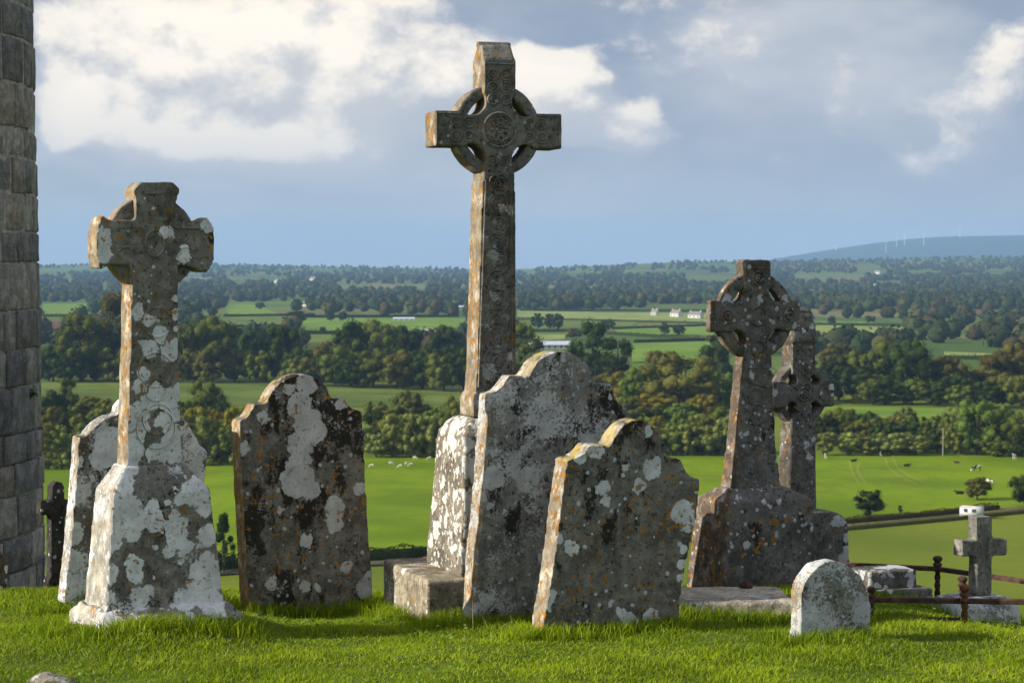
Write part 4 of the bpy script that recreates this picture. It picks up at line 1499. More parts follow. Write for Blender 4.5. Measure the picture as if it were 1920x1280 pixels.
# ================================================================== ROUND TOWER
def tower_mat():
    m, t, out = new_mat('tower_stone')
    P = N(t, 'ShaderNodeTexCoord').outputs['Object']
    rnd = N(t, 'ShaderNodeObjectInfo').outputs['Random']
    rc = N(t, 'ShaderNodeValToRGB', {0: rnd})
    cr = rc.color_ramp
    cr.interpolation = 'LINEAR'
    cols = [(0.0, (0.16, 0.16, 0.175)), (0.22, (0.52, 0.48, 0.43)), (0.45, (0.28, 0.28, 0.295)), (0.65, (0.54, 0.46, 0.37)), (0.82, (0.42, 0.40, 0.37)), (1.0, (0.56, 0.52, 0.46))]
    cr.elements[0].position, cr.elements[0].color = cols[0][0], (*cols[0][1], 1)
    cr.elements[1].position, cr.elements[1].color = cols[-1][0], (*cols[-1][1], 1)
    for p, c in cols[1:-1]:
        cr.elements.new(p).color = (*c, 1)
    c = rc.outputs[0]
    nm = NOISE(t, P, 8.0, 9, 0.68)
    c = MIX(t, SS(t, nm, 0.40, 0.66), MIX(t, 1.0, c, (0.55, 0.55, 0.55), 'MULTIPLY'), c)
    c = MIX(t, SS(t, NOISE(t, VM(t, 'ADD', P, (4, 2, 7)), 12.0, 9, 0.72), 0.56, 0.64, 0, 0.75), c, (0.34, 0.34, 0.34))
    c = MIX(t, SS(t, NOISE(t, P, 50.0, 5, 0.7), 0.54, 0.66, 0, 0.6), c, (0.04, 0.037, 0.034))
    c = MIX(t, SS(t, NOISE(t, VM(t, 'ADD', P, (9, 1, 3)), 3.0, 6, 0.6), 0.60, 0.70, 0, 0.6), c, (0.17, 0.10, 0.05))
    h = MA(t, 'ADD', MA(t, 'MULTIPLY', nm, 1.6), MA(t, 'MULTIPLY', NOISE(t, P, 45.0, 5, 0.7), 0.7))
    bp = N(t, 'ShaderNodeBump', {'Strength': 1.0, 'Distance': 0.03, 'Height': h}).outputs[0]
    principled(t, out, c, 0.95, bp, 0.1)
    return m


M_TOWER = tower_mat()
M_MORTAR = simple_mat('lime_mortar', (0.36, 0.33, 0.28), 0.35, 14.0, 0.95, bump=0.8)
TL, TR_ = 20.0, 2.7
taz = math.atan((79 - 960) / FPX)
tdir, tperp = Vector((math.sin(taz), math.cos(taz), 0)), Vector((-math.cos(taz), math.sin(taz), 0))
TC_ = tdir * TL + tperp * TR_
tower = empty('round_tower', (TC_.x, TC_.y, -3.6))
tag(tower, 'tall round stone tower cut off by the left edge', 'tower')
bm = bmesh.new()
add_lathe(bm, [(TR_ - 0.035, -2.5), (TR_ - 0.045, 6), (TR_ - 0.25, 26), (TR_ - 0.27, 29.0), (0.3, 33.2), (0.02, 33.4)], seg=96)
bm_obj('mortar_core', bm, M_MORTAR, tower, True)
rt = random.Random(5)
stuffV, stuffF = [], []
UU = {6: [0, 0.05, 0.35, 0.65, 0.95, 1], 5: [0, 0.05, 0.5, 0.95, 1], 3: [0, 0.5, 1], 2: [0, 1]}
z = -1.2
while z < 28.6:
    hh = rt.uniform(0.26, 0.46)
    r = TR_ - 0.012 * max(0, z - 3)
    a = rt.uniform(0, 0.2)
    a_end = a + 2 * math.pi
    while a < a_end - 0.02:
        da = min(rt.uniform(0.24, 0.62) / r, a_end - a)
        if a_end - a - da < 0.08:
            da = a_end - a
        mid = (a + da / 2 + math.pi) % (2 * math.pi) - math.pi
        vis = R(-72) < mid < R(24) and z < 10.6
        nu, nv = (6, 5) if vis else (3, 2)
        g_ = 0.016 / r
        zj0, zj1 = z + rt.uniform(0.003, 0.016), z + hh - rt.uniform(0.003, 0.016)
        prot = rt.uniform(-0.010, 0.012)
        V = []
        for j in range(nv):
            for i in range(nu):
                fu, fv = (UU[nu][i], UU[nv][j])
                edge = (i in (0, nu - 1)) or (j in (0, nv - 1))
                rr = r + prot + (rt.uniform(-0.008, 0.012) if not edge else -0.009 + rt.uniform(-0.004, 0.004))
                aa = a + g_ + (da - 2 * g_) * fu + (rt.uniform(-0.004, 0.004) if vis else 0)
                zz = zj0 + (zj1 - zj0) * fv + (rt.uniform(-0.008, 0.008) if vis else 0)
                V.append((rr * math.cos(aa), rr * math.sin(aa), zz))
        F = [(j * nu + i, j * nu + i + 1, (j + 1) * nu + i + 1, (j + 1) * nu + i) for j in range(nv - 1) for i in range(nu - 1)]
        ring = [i for i in range(nu)] + [j * nu + nu - 1 for j in range(1, nv)] + [(nv - 1) * nu + i for i in range(nu - 2, -1, -1)] + [j * nu for j in range(nv - 2, 0, -1)]
        b0 = len(V)
        for k in ring:
            x, y, zz = V[k]
            f = (r - 0.09) / math.hypot(x, y)
            V.append((x * f, y * f, zz))
        n = len(ring)
        F += [(ring[(k + 1) % n], ring[k], b0 + k, b0 + (k + 1) % n) for k in range(n)]
        if vis:
            link_mesh('stone_block', np_mesh('stone_block', V, F, M_TOWER, True), None, tower)
        else:
            o0 = sum(len(v) for v in stuffV)
            stuffV.append(V)
            stuffF.append([tuple(q + o0 for q in f) for f in F])
        a += da
    z += hh
V = [p for v in stuffV for p in v]
F = [f for v in stuffF for f in v]
tag(link_mesh('masonry', np_mesh('masonry', V, F, M_TOWER, False), None, tower), kind='stuff')
# small fern in a joint
bm = bmesh.new()
fp = at(40, 735, 18.8)
for k in range(26):
    a, e = rt.uniform(-2.6, 0.3), rt.uniform(-0.8, 0.7)
    d = Vector((math.cos(a) * math.cos(e), math.sin(a) * math.cos(e), math.sin(e))) * rt.uniform(0.05, 0.11)
    s = d.cross(Vector((0, 0, 1))).normalized() * 0.014
    bm.faces.new([bm.verts.new(q) for q in (Vector((0, 0, 0)) - s * 0.3, d * 0.5 - s, d, d * 0.5 + s)])
wd = Vector((fp.x - TC_.x, fp.y - TC_.y, 0)).normalized() * (TR_ + 0.0)
fo = bm_obj('wall_fern', bm, LEAF['m'])
fo.location = (TC_.x + wd.x, TC_.y + wd.y, fp.z)
tag(fo, 'small green fern growing from a joint in the tower', 'fern')

# ================================================================== GRAVESTONES
C1, C2, C3, C4, C5 = (0, 320, .34375), (0, 760, .34375), (400, 660, .406), (760, 50, .2421), (820, 300, .390625)
C6, C7, C8, C9 = (700, 640, .4375), (1260, 460, .28125), (1240, 800, .328), (1500, 820, .3593)


def blobs_of(fr, crop, lst):
    res = []
    for (x, y, r) in lst:
        px, py = crop[0] + x * crop[2], crop[1] + y * crop[2]
        a = fr.p(px, py)
        b = fr.p(px, py + r * crop[2])
        res.append((a[0], a[1], abs(a[1] - b[1])))
    return res


def headstone(fr, crop, outline, T, mat, label, voxel=0.0125, sink=0.3, wear=(0.014, 0.007, 0.003), extra=None):
    root = fr.root('headstone')
    tag(root, label, 'headstone')
    pts = fr.trace(outline, crop)
    zmin = min(p[1] for p in pts)
    pts = [(x, z if z > zmin + 0.06 else z - sink) for x, z in pts]
    bm = bmesh.new()
    add_prism(bm, smooth_outline(pts), 0, T)
    weather(bm_obj('slab', bm, mat, root), voxel, *wear)
    return root


# --- middle left headstone with orange edge
F1 = Frame(575, 1138, 14.05, 27)
h1b = blobs_of(F1, C3, [(430, 150, 50), (400, 250, 62), (440, 330, 72), (400, 420, 62), (465, 370, 60), (400, 500, 52), (390, 590, 82), (450, 630, 50), (560, 720, 52), (560, 790, 42),
                        (430, 870, 30), (265, 1070, 32), (425, 1075, 26), (700, 1090, 46), (722, 1045, 36), (615, 990, 32), (675, 630, 32), (310, 730, 18), (590, 240, 32), (350, 170, 30), (480, 1085, 16), (140, 440, 30), (230, 300, 30)])
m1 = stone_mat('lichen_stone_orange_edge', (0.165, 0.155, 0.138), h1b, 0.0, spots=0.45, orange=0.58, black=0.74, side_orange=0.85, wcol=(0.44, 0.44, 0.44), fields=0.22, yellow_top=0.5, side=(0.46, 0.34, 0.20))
headstone(F1, C3, [(118, 318), (150, 302), (172, 276), (192, 240), (242, 236), (250, 222), (264, 192), (292, 155), (340, 120), (400, 103), (450, 108), (500, 135), (530, 170), (546, 212), (605, 213), (620, 237), (640, 256), (660, 268), (684, 272),
                   (686, 300), (695, 400), (705, 600), (718, 850), (734, 1060), (738, 1185), (158, 1185), (150, 1000), (140, 800), (130, 600), (122, 450)], 0.17, m1,
          'dark headstone with curved shoulders and orange left edge standing alone')
r1 = [o for o in bpy.data.objects if o.get('label', '').startswith('dark headstone with curved')][0]
bm = bmesh.new()
c_ = F1.p(400 + 430 * .406, 660 + 600 * .406)
add_ring_relief(bm, c_[0], c_[1] - 0.02, 0.155, 0.008, 0.0, 0.006, 20, R(25), R(155))
bm_obj('carved_arc', bm, m1, r1)

# --- tall headstone
F2 = Frame(960, 1165, 13.08, 26)
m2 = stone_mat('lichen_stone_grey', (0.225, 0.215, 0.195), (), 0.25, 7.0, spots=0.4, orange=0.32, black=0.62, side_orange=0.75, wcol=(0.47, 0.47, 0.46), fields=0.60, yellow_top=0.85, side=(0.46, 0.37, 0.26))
headstone(F2, C6, [(507, 228), (540, 222), (570, 200), (590, 168), (602, 147), (665, 150), (682, 118), (710, 80), (760, 51), (810, 42), (860, 55), (910, 90), (940, 135), (955, 180), (1020, 183), (1028, 215), (1045, 255), (1066, 276), (1091, 290), (1092, 315),
                   (1080, 420), (1064, 600), (1048, 800), (1030, 1000), (1016, 1190), (430, 1190), (445, 950), (465, 760), (482, 560), (495, 400)], 0.19, m2,
          'tallest rounded headstone, pale and leaning, directly right of the tall cross')
# --- front leaning headstone
F3 = Frame(1140, 1190, 12.5, 25)
h3b = blobs_of(F3, C6, [(1195, 545, 46), (1215, 520, 24), (1140, 620, 30), (1330, 730, 52), (1345, 775, 42), (1300, 745, 30), (995, 680, 26), (985, 622, 32), (850, 885, 34), (960, 470, 34), (925, 465, 22), (755, 1090, 32), (745, 1130, 24),
                        (1090, 1190, 34), (1060, 1160, 22), (1125, 1212, 22), (1185, 1172, 32), (1322, 950, 24), (1312, 1010, 20), (1020, 1120, 16), (795, 850, 22), (890, 505, 24), (1080, 540, 20), (1180, 380, 16), (1330, 890, 18), (1210, 1190, 18)])
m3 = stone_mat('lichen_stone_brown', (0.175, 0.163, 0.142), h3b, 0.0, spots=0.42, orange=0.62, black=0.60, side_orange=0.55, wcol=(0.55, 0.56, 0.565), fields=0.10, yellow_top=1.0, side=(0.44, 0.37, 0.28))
headstone(F3, C6, [(832, 507), (870, 497), (905, 472), (928, 441), (1014, 447), (1034, 407), (1070, 360), (1110, 337), (1150, 335), (1195, 360), (1230, 400), (1247, 440), (1254, 490), (1320, 503), (1335, 540), (1360, 574), (1401, 590), (1403, 604),
                   (1394, 660), (1384, 760), (1366, 830), (1352, 900), (1330, 1000), (1312, 1130), (1298, 1240), (722, 1240), (740, 1130), (770, 960), (800, 720), (820, 570)], 0.165, m3,
          'leaning brown headstone with white lichen patches in front of the tallest headstone')
# --- small headstone
F4 = Frame(1560, 1202, 12.2, 24)
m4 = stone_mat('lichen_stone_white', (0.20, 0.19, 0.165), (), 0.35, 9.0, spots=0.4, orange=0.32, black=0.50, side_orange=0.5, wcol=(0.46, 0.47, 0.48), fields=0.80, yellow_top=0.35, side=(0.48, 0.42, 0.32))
headstone(F4, C8, [(790, 1235), (794, 1100), (797, 980), (815, 900), (845, 850), (885, 805), (935, 772), (985, 765), (1050, 780), (1110, 826), (1158, 888), (1184, 960), (1195, 1050), (1192, 1150), (1192, 1235)], 0.125, m4,
          'small low round-topped headstone, whitish, in front of the iron railing', 0.011, 0.3, (0.03, 0.014, 0.004))
# --- headstone behind the left cross
F5 = Frame(230, 1120, 13.6, 28)
m5 = stone_mat('lichen_stone_pale', (0.17, 0.155, 0.13), blobs_of(F5, C2, [(600, 200, 90), (430, 300, 30), (450, 460, 50), (400, 700, 60), (420, 850, 60), (380, 980, 50), (1010, 130, 40), (1080, 300, 30)]), 0.2, 7.0, spots=0.4, orange=0.42, black=0.62, side_orange=0.55,
               wcol=(0.56, 0.565, 0.565), fields=0.72, yellow_top=0.0, side=(0.50, 0.45, 0.38))
headstone(F5, C2, [(430, 176), (470, 170), (500, 132), (540, 92), (590, 60), (640, 52), (650, 10), (700, -45), (770, -70), (850, -60), (915, -20), (950, 50), (990, 62), (1025, 100), (1052, 140), (1078, 182), (1086, 212), (1126, 240), (1131, 262), (1126, 340), (1116, 450), (1120, 700), (1130, 1080),
                   (346, 1080), (365, 900), (385, 750), (400, 560), (415, 400)], 0.165, m5,
          'pale curved-shoulder headstone standing close behind the left cross')


def cross_outline(cx, cz, La, Wa, Wt, zt, zb, Wb, o, r, Lb=None):
    """ringed cross head: arms half length La half height Wa, top half width Wt to zt, bottom half width Wb to zb, round armpits"""
    def arc(sx, sz, w_side, w_arm):
        pts = []
        ax = o + math.sqrt(max(r * r - (o - w_arm) ** 2, 0))
        az_ = o + math.sqrt(max(r * r - (o - w_side) ** 2, 0))
        a0 = math.atan2(w_arm - o, ax - o)
        a1 = math.atan2(az_ - o, w_side - o)
        if a1 > 0:
            a1 -= 2 * math.pi
        # go round the inner side (towards the centre)
        for k in range(11):
            a = a0 + (a1 - a0) * k / 10
            pts.append((cx + sx * (o + r * math.cos(a)), cz + sz * (o + r * math.sin(a))))
        return pts
    P = [(cx + La, cz - Wa), (cx + La, cz + Wa)]
    P += arc(1, 1, Wt, Wa)
    P += [(cx + Wt, zt), (cx - Wt, zt)]
    P += arc(-1, 1, Wt, Wa)[::-1]
    P += [(cx - La, cz + Wa), (cx - La, cz - Wa)]
    P += arc(-1, -1, Wb, Wa)
    P += [(cx - Wb, zb), (cx + Wb, zb)]
    P += arc(1, -1, Wb, Wa)[::-1]
    return P


def units(fr, crop, cx, cy):
    a = fr.p(crop[0] + cx * crop[2], crop[1] + cy * crop[2])
    b = fr.p(crop[0] + (cx + 50) * crop[2], crop[1] + cy * crop[2])
    c = fr.p(crop[0] + cx * crop[2], crop[1] + (cy + 50) * crop[2])
    return a, abs(b[0] - a[0]) / 50, abs(c[1] - a[1]) / 50


def zat(fr, crop, x, y):
    return fr.p(crop[0] + x * crop[2], crop[1] + y * crop[2])


# --- the tall ringed cross in the middle
FT = Frame(925, 1145, 13.75, 20)
tc = FT.root('celtic_cross')
tag(tc, 'tallest ringed stone cross with carved shaft on a white-spotted pedestal', 'stone cross')
(cx, cz), mx, mz = units(FT, C4, 728, 800)
mt_ = stone_mat('carved_cross_stone', (0.168, 0.160, 0.146), blobs_of(FT, C5, [(262, 460, 28), (258, 640, 16), (282, 660, 18), (235, 795, 14), (350, 945, 20), (245, 1010, 38), (185, 1165, 22), (290, 322, 10), (345, 245, 24), (310, 225, 18)]),
                0.0, spots=0.36, orange=0.36, black=0.44, side_orange=0.95, wcol=(0.36, 0.36, 0.355), fields=0.14, yellow_top=0.4, side=(0.38, 0.31, 0.22))
TD = 0.235
bm = bmesh.new()
zb_head = cz - 400 * mz
z1 = zat(FT, C4, 728, 255)[1]
add_prism(bm, cross_outline(cx, cz, 494 * mx, 137 * mz, 125 * mx, z1, zb_head, 122 * mx, 222 * mz, 112 * mz), 0, TD)
z2, z3 = zat(FT, C4, 700, 150)[1], zat(FT, C4, 700, 104)[1]
add_loft(bm, [(z1 - 0.05, cx - 125 * mx, cx + 125 * mx, 0, TD), (z1, cx - 125 * mx, cx + 125 * mx, 0, TD), (z2 + 0.01, cx - 112 * mx, cx + 112 * mx, TD * 0.28, TD * 0.72)])
rr = (z3 - z2) * 0.56
add_tube(bm, (cx - 130 * mx, TD / 2, z2 + rr * 0.8), (cx + 130 * mx, TD / 2, z2 + rr * 0.8), rr, rr, 14)
weather(bm_obj('cross_head', bm, mt_, tc), 0.0125, 0.008, 0.005, 0.002)
bm = bmesh.new()
L_ = FT.trace([(215, 95), (205, 400), (198, 700), (188, 1000), (180, 1112), (164, 1142), (164, 1235)], C5)
R_ = FT.trace([(374, 95), (376, 400), (378, 700), (381, 1000), (384, 1112), (398, 1142), (398, 1235)], C5)
for (a, b) in ((0, 6),):
    lv = [(L_[k][1], L_[k][0], R_[k][0], (0.0 if k < 5 else -0.025), TD + (0.0 if k < 5 else 0.025)) for k in range(7)][::-1]
    add_loft(bm, lv)
weather(bm_obj('shaft', bm, mt_, tc), 0.0125, 0.008, 0.005, 0.002)
bm = bmesh.new()
add_annulus(bm, cx, cz, 272 * mz, 358 * mz, 0.03, TD - 0.03)
weather(bm_obj('ring', bm, mt_, tc), 0.0125, 0.008, 0.004, 0.002)
# carving on the front
bm = bmesh.new()
add_ring_relief(bm, cx, cz, 132 * mz, 0.012, 0, 0.016, 40)
add_ring_relief(bm, cx, cz, 106 * mz, 0.006, 0, 0.010, 36)
rc_ = random.Random(3)
for k in range(9):
    a = k * 0.7
    rr_ = 66 * mz if k else 0
    add_ring_relief(bm, cx + math.cos(a) * rr_, cz + math.sin(a) * rr_, 0.022, 0.009, 0, 0.012, 12)
for (ux, uz, n) in ((0, 1, 3), (-1, 0, 2), (1, 0, 2), (0, -1, 1)):
    for k in range(n):
        q = (235 + k * 95)
        px_, pz_ = cx + ux * q * (mx if ux else mz) * (1.0), cz + uz * q * mz
        for s in (-1, 1):
            add_ring_relief(bm, px_ + (0 if ux else s * 0.048), pz_ + (s * 0.048 if ux else 0), 0.036, 0.008, 0, 0.010, 16)
            add_ring_relief(bm, px_ + (0 if ux else s * 0.048), pz_ + (s * 0.048 if ux else 0), 0.015, 0.006, 0, 0.008, 10)
for s in (-1, 1):
    add_bar_relief(bm, (cx + s * 110 * mx, cz + 290 * mz), (cx + s * 110 * mx, z1 - 0.015), 0.008)
    add_bar_relief(bm, (cx + s * 300 * mx, cz + 118 * mz), (cx + s * 478 * mx, cz + 118 * mz), 0.008)
    add_bar_relief(bm, (cx + s * 300 * mx, cz - 118 * mz), (cx + s * 478 * mx, cz - 118 * mz), 0.008)
    add_bar_relief(bm, (cx + s * 478 * mx, cz - 118 * mz), (cx + s * 478 * mx, cz + 118 * mz), 0.008)
add_bar_relief(bm, (cx - 110 * mx, z1 - 0.03), (cx + 110 * mx, z1 - 0.03), 0.008)
nz = 11
for k in range(nz):
    f = (k + 0.5) / nz
    zc = (cz - 345 * mz) * (1 - f) + (L_[4][1] + 0.02) * f
    i = min(3, int(f * 4))
    xl = L_[0][0] + (L_[4][0] - L_[0][0]) * f
    xr = R_[0][0] + (R_[4][0] - R_[0][0]) * f
    xc, hw = (xl + xr) / 2, (xr - xl) / 2
    add_ring_relief(bm, xc, zc, hw * 0.56, 0.010, 0, 0.011, 24, sz=1.05)
    add_ring_relief(bm, xc + (-1) ** k * hw * 0.10, zc, hw * 0.33, 0.009, 0, 0.010, 18)
    add_ring_relief(bm, xc, zc, hw * 0.13, 0.010, 0, 0.012, 10)
    for s in (-1, 1):
        add_ring_relief(bm, xc + s * hw * 0.52, zc + 0.085, hw * 0.16, 0.007, 0, 0.008, 10)
for P_, s in ((L_, 1), (R_, -1)):
    add_bar_relief(bm, (P_[0][0] + s * 0.028, P_[0][1]), (P_[4][0] + s * 0.028, P_[4][1] + 0.03), 0.009)
bm.verts.index_update()
bm.faces.index_update()
relief_pieces(bm, mt_, tc)
# pedestal: battered block with cushion top, edge rolls, on a slab
mp = stone_mat('pedestal_stone_white_spots', (0.21, 0.185, 0.145), blobs_of(FT, C6, [(375, 430, 34), (420, 500, 26), (375, 530, 40), (400, 575, 22), (430, 400, 24), (375, 680, 50), (400, 860, 48), (360, 900, 40), (430, 440, 26), (350, 800, 24)]),
               0.74, 9.5, spots=0.35, orange=0.12, black=0.30, side_orange=0.2, wcol=(0.60, 0.585, 0.55), yellow_top=0.0)
ptl, pbl = zat(FT, C6, 352, 395), zat(FT, C6, 318, 975)
wx = (L_[6][0] + R_[6][0]) / 2
hwt, hwb = wx - ptl[0], wx - pbl[0]
dm = TD / 2
zc_top = L_[6][1] - 0.005
dpt, dpb = 0.285, 0.39
bm = bmesh.new()
add_loft(bm, [(pbl[1] - 0.03, wx - hwb, wx + hwb, dm - dpb, dm + dpb), (ptl[1], wx - hwt, wx + hwt, dm - dpt, dm + dpt), (ptl[1] + (zc_top - ptl[1]) * 0.15, wx - hwt + 0.02, wx + hwt - 0.02, dm - dpt + 0.02, dm + dpt - 0.02),
              (ptl[1] + (zc_top - ptl[1]) * 0.6, wx - hwt + 0.045, wx + hwt - 0.045, dm - dpt + 0.045, dm + dpt - 0.045), (zc_top, wx - hwt + 0.10, wx + hwt - 0.10, dm - dpt + 0.09, dm + dpt - 0.09)])
weather(bm_obj('pedestal', bm, mp, tc), 0.014, 0.012, 0.006, 0.003)
bm = bmesh.new()
for s in (-1, 1):
    p0 = Vector((wx + s * (hwb - 0.03), dm - dpb - 0.004, pbl[1] + 0.22))
    p1 = Vector((wx + s * (hwt - 0.012), dm - dpt - 0.004, ptl[1] - 0.08))
    add_tube(bm, p0, p1, 0.022, 0.022, 10, 3.0, 8)
bm_obj('edge_roll', bm, mp, tc, True)
sl, sb_ = zat(FT, C6, 245, 1030), zat(FT, C6, 245, 1150)
mpl = stone_mat('plinth_stone', (0.30, 0.255, 0.19), (), 0.18, 9.0, spots=0.2, orange=0.16, black=0.16, side_orange=0.1, wcol=(0.58, 0.57, 0.54), fields=0.28)
bm = bmesh.new()
zsl = pbl[1] - 0.02
hs = 0.60
add_loft(bm, [(zsl - 0.45, wx - hs, wx + hs, dm - 0.44, dm + 0.62), (zsl - 0.015, wx - hs, wx + hs, dm - 0.44, dm + 0.62), (zsl, wx - hs + 0.015, wx + hs - 0.015, dm - 0.425, dm + 0.605)])
weather(bm_obj('plinth', bm, mpl, tc), 0.015, 0.014, 0.007, 0.003)

# --- left cross with flared arms and solid ring
FL = Frame(290, 1155, 12.3, 29)
lc = FL.root('celtic_cross')
tag(lc, 'left stone cross with flared arms, blotched with white lichen', 'stone cross')
lb = blobs_of(FL, C1, [(562, 345, 44), (570, 400, 44), (568, 460, 48), (905, 335, 36), (930, 350, 24), (1000, 468, 42), (1005, 430, 28), (1128, 300, 38), (750, 770, 42), (812, 812, 34), (872, 895, 44), (818, 970, 46), (790, 950, 30), (928, 985, 54), (962, 960, 40),
                       (958, 695, 22), (962, 780, 24), (966, 860, 20), (788, 1110, 38), (760, 1180, 38), (850, 1200, 42), (935, 1235, 58), (820, 1265, 55), (890, 1250, 50), (970, 1190, 30)]) + \
    blobs_of(FL, C2, [(760, 40, 62), (900, 90, 60), (950, 40, 50), (780, 120, 40), (740, 150, 60), (730, 240, 62), (900, 190, 60), (960, 160, 50), (860, 270, 62), (950, 260, 60), (700, 320, 60), (650, 420, 70), (640, 530, 82), (690, 600, 96), (620, 640, 70), (700, 680, 50),
                      (1040, 470, 80), (960, 500, 36), (1085, 545, 50), (815, 530, 32), (890, 525, 20), (930, 590, 32), (885, 630, 26), (850, 672, 20), (760, 590, 50), (930, 715, 52), (890, 785, 36), (990, 755, 36), (815, 765, 18), (700, 850, 50), (710, 915, 42), (1050, 885, 56), (1095, 830, 42),
                      (725, 1040, 62), (770, 1000, 36), (960, 1050, 56), (1060, 1010, 72), (1115, 1060, 70), (590, 740, 50), (575, 900, 44), (565, 1030, 40), (1125, 960, 46), (1130, 700, 30), (1010, 970, 30), (800, 920, 12), (960, 795, 18), (962, 840, 18)])
lh = blobs_of(FL, C2, [(840, 400, 95), (850, 165, 40)])
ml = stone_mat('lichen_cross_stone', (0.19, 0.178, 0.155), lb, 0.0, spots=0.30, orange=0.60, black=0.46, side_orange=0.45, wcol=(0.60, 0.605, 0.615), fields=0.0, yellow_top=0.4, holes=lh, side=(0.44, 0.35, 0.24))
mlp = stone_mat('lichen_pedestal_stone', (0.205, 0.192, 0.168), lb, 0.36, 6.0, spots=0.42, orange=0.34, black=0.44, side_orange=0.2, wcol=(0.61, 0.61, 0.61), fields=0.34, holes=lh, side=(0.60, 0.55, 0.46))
LD = 0.19
bm = bmesh.new()
add_prism(bm, smooth_outline(FL.trace([(724, 108), (765, 62), (935, 62), (986, 98), (964, 165), (964, 272), (1030, 278), (1068, 278), (1095, 270), (1130, 253), (1152, 280), (1168, 322), (1171, 400), (1168, 475), (1152, 520), (1132, 553), (1096, 550), (1056, 532), (1020, 518), (970, 516), (970, 620), (972, 800), (985, 1280), (990, 1450), (995, 1620),
                                       (688, 1620), (695, 1450), (702, 1200), (710, 900), (716, 680), (720, 516), (650, 515), (602, 516), (576, 526), (545, 541), (530, 480), (524, 400), (527, 330), (555, 240), (590, 262), (622, 269), (740, 269), (740, 165)], C1), 2, 45), 0, LD)
weather(bm_obj('cross_shaft', bm, ml, lc), 0.0125, 0.012, 0.006, 0.003)
(lx, lz), lmx, lmz = units(FL, C1, 845, 396)
bm = bmesh.new()
add_prism(bm, [(lx + 262 * lmz * math.cos(a), lz + 262 * lmz * math.sin(a)) for a in np.linspace(0, 2 * math.pi, 65)[:-1]], 0.045, LD - 0.03)
weather(bm_obj('ring', bm, ml, lc), 0.0125, 0.010, 0.005, 0.002)
bm = bmesh.new()
add_ring_relief(bm, lx, lz, 62 * lmz, 0.009, 0, 0.012, 26, sx=0.85, sz=1.15)
add_bar_relief(bm, (lx - 210 * lmx, lz + 85 * lmz), (lx - 70 * lmx, lz + 85 * lmz), 0.006)
add_bar_relief(bm, (lx + 80 * lmx, lz + 85 * lmz), (lx + 270 * lmx, lz + 85 * lmz), 0.006)
add_ring_relief(bm, lx - 150 * lmx, lz - 75 * lmz, 55 * lmz, 0.008, 0, 0.010, 16, R(20), R(150))
add_ring_relief(bm, lx + 170 * lmx, lz - 75 * lmz, 55 * lmz, 0.008, 0, 0.010, 16, R(30), R(160))
add_bar_relief(bm, (lx - 65 * lmx, lz + 270 * lmz), (lx + 60 * lmx, lz + 270 * lmz), 0.006)
for k, (dx, dz, q) in enumerate([(10, -430, 80), (0, -690, 95), (10, -960, 85), (0, -1010, 110), (0, -800, 60)]):
    add_ring_relief(bm, lx + dx * lmx, lz + dz * lmz, q * lmz, 0.009, 0, 0.008, 26)
add_bar_relief(bm, (lx - 90 * lmx, lz - 405 * lmz), (lx + 90 * lmx, lz - 405 * lmz), 0.006)
bm.verts.index_update()
bm.faces.index_update()
relief_pieces(bm, ml, lc)
# pedestal
q = {k: zat(FL, C2, *v) for k, v in {'tl': (672, 330), 'sl': (590, 480), 'bl': (540, 1085), 'tr': (1003, 325), 'sr': (1122, 470), 'br': (1186, 1085), 'fl': (480, 1175), 'fr': (1268, 1170)}.items()}
lm = LD / 2
bm = bmesh.new()
add_loft(bm, [(q['bl'][1] - 0.05, q['bl'][0], q['br'][0], lm - 0.22, lm + 0.22), (q['sl'][1], q['sl'][0], q['sr'][0], lm - 0.175, lm + 0.175), (q['tl'][1], q['tl'][0], q['tr'][0], -0.012, LD + 0.012)])
weather(bm_obj('pedestal', bm, mlp, lc), 0.0135, 0.014, 0.008, 0.004)
bm = bmesh.new()
zf = q['bl'][1]
add_loft(bm, [(zf - 0.40, q['fl'][0], q['fr'][0], lm - 0.34, lm + 0.34), (zf - 0.10, q['fl'][0] + 0.01, q['fr'][0] - 0.01, lm - 0.33, lm + 0.33), (zf - 0.02, q['bl'][0] - 0.02, q['br'][0] + 0.02, lm - 0.235, lm + 0.235)])
weather(bm_obj('plinth', bm, mlp, lc), 0.0135, 0.05, 0.02, 0.006)

# --- right ringed cross (nearer of the pair)
FR = Frame(1400, 1150, 14.45, 25)
rcx = FR.root('celtic_cross')
tag(rcx, 'dark ringed cross with pierced ring, front one of the right pair', 'stone cross')
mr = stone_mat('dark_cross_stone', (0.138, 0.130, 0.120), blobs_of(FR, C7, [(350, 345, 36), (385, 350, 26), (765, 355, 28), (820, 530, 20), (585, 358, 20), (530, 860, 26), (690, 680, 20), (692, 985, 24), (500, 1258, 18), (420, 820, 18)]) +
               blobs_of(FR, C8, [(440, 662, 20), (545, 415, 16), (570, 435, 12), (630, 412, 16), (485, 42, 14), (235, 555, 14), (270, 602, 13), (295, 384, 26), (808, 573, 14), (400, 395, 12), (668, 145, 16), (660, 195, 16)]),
               0.0, spots=0.62, orange=0.50, black=0.42, side_orange=0.35, wcol=(0.44, 0.45, 0.46), fields=0.16, side=(0.17, 0.125, 0.09))  # dark brown left faces: shade put into the stone colour
(rx, rz_), rmx, rmz = units(FR, C7, 575, 470)
RD = 0.135
zt = zat(FR, C7, 580, 98)[1]
zh = rz_ - 290 * rmz
bm = bmesh.new()
add_prism(bm, cross_outline(rx, rz_, 285 * rmx, 104 * rmz, 88 * rmx, zt, zh, 92 * rmx, 158 * rmz, 68 * rmz), 0, RD)
weather(bm_obj('cross_head', bm, mr, rcx), 0.0135, 0.012, 0.006, 0.003)
bm = bmesh.new()
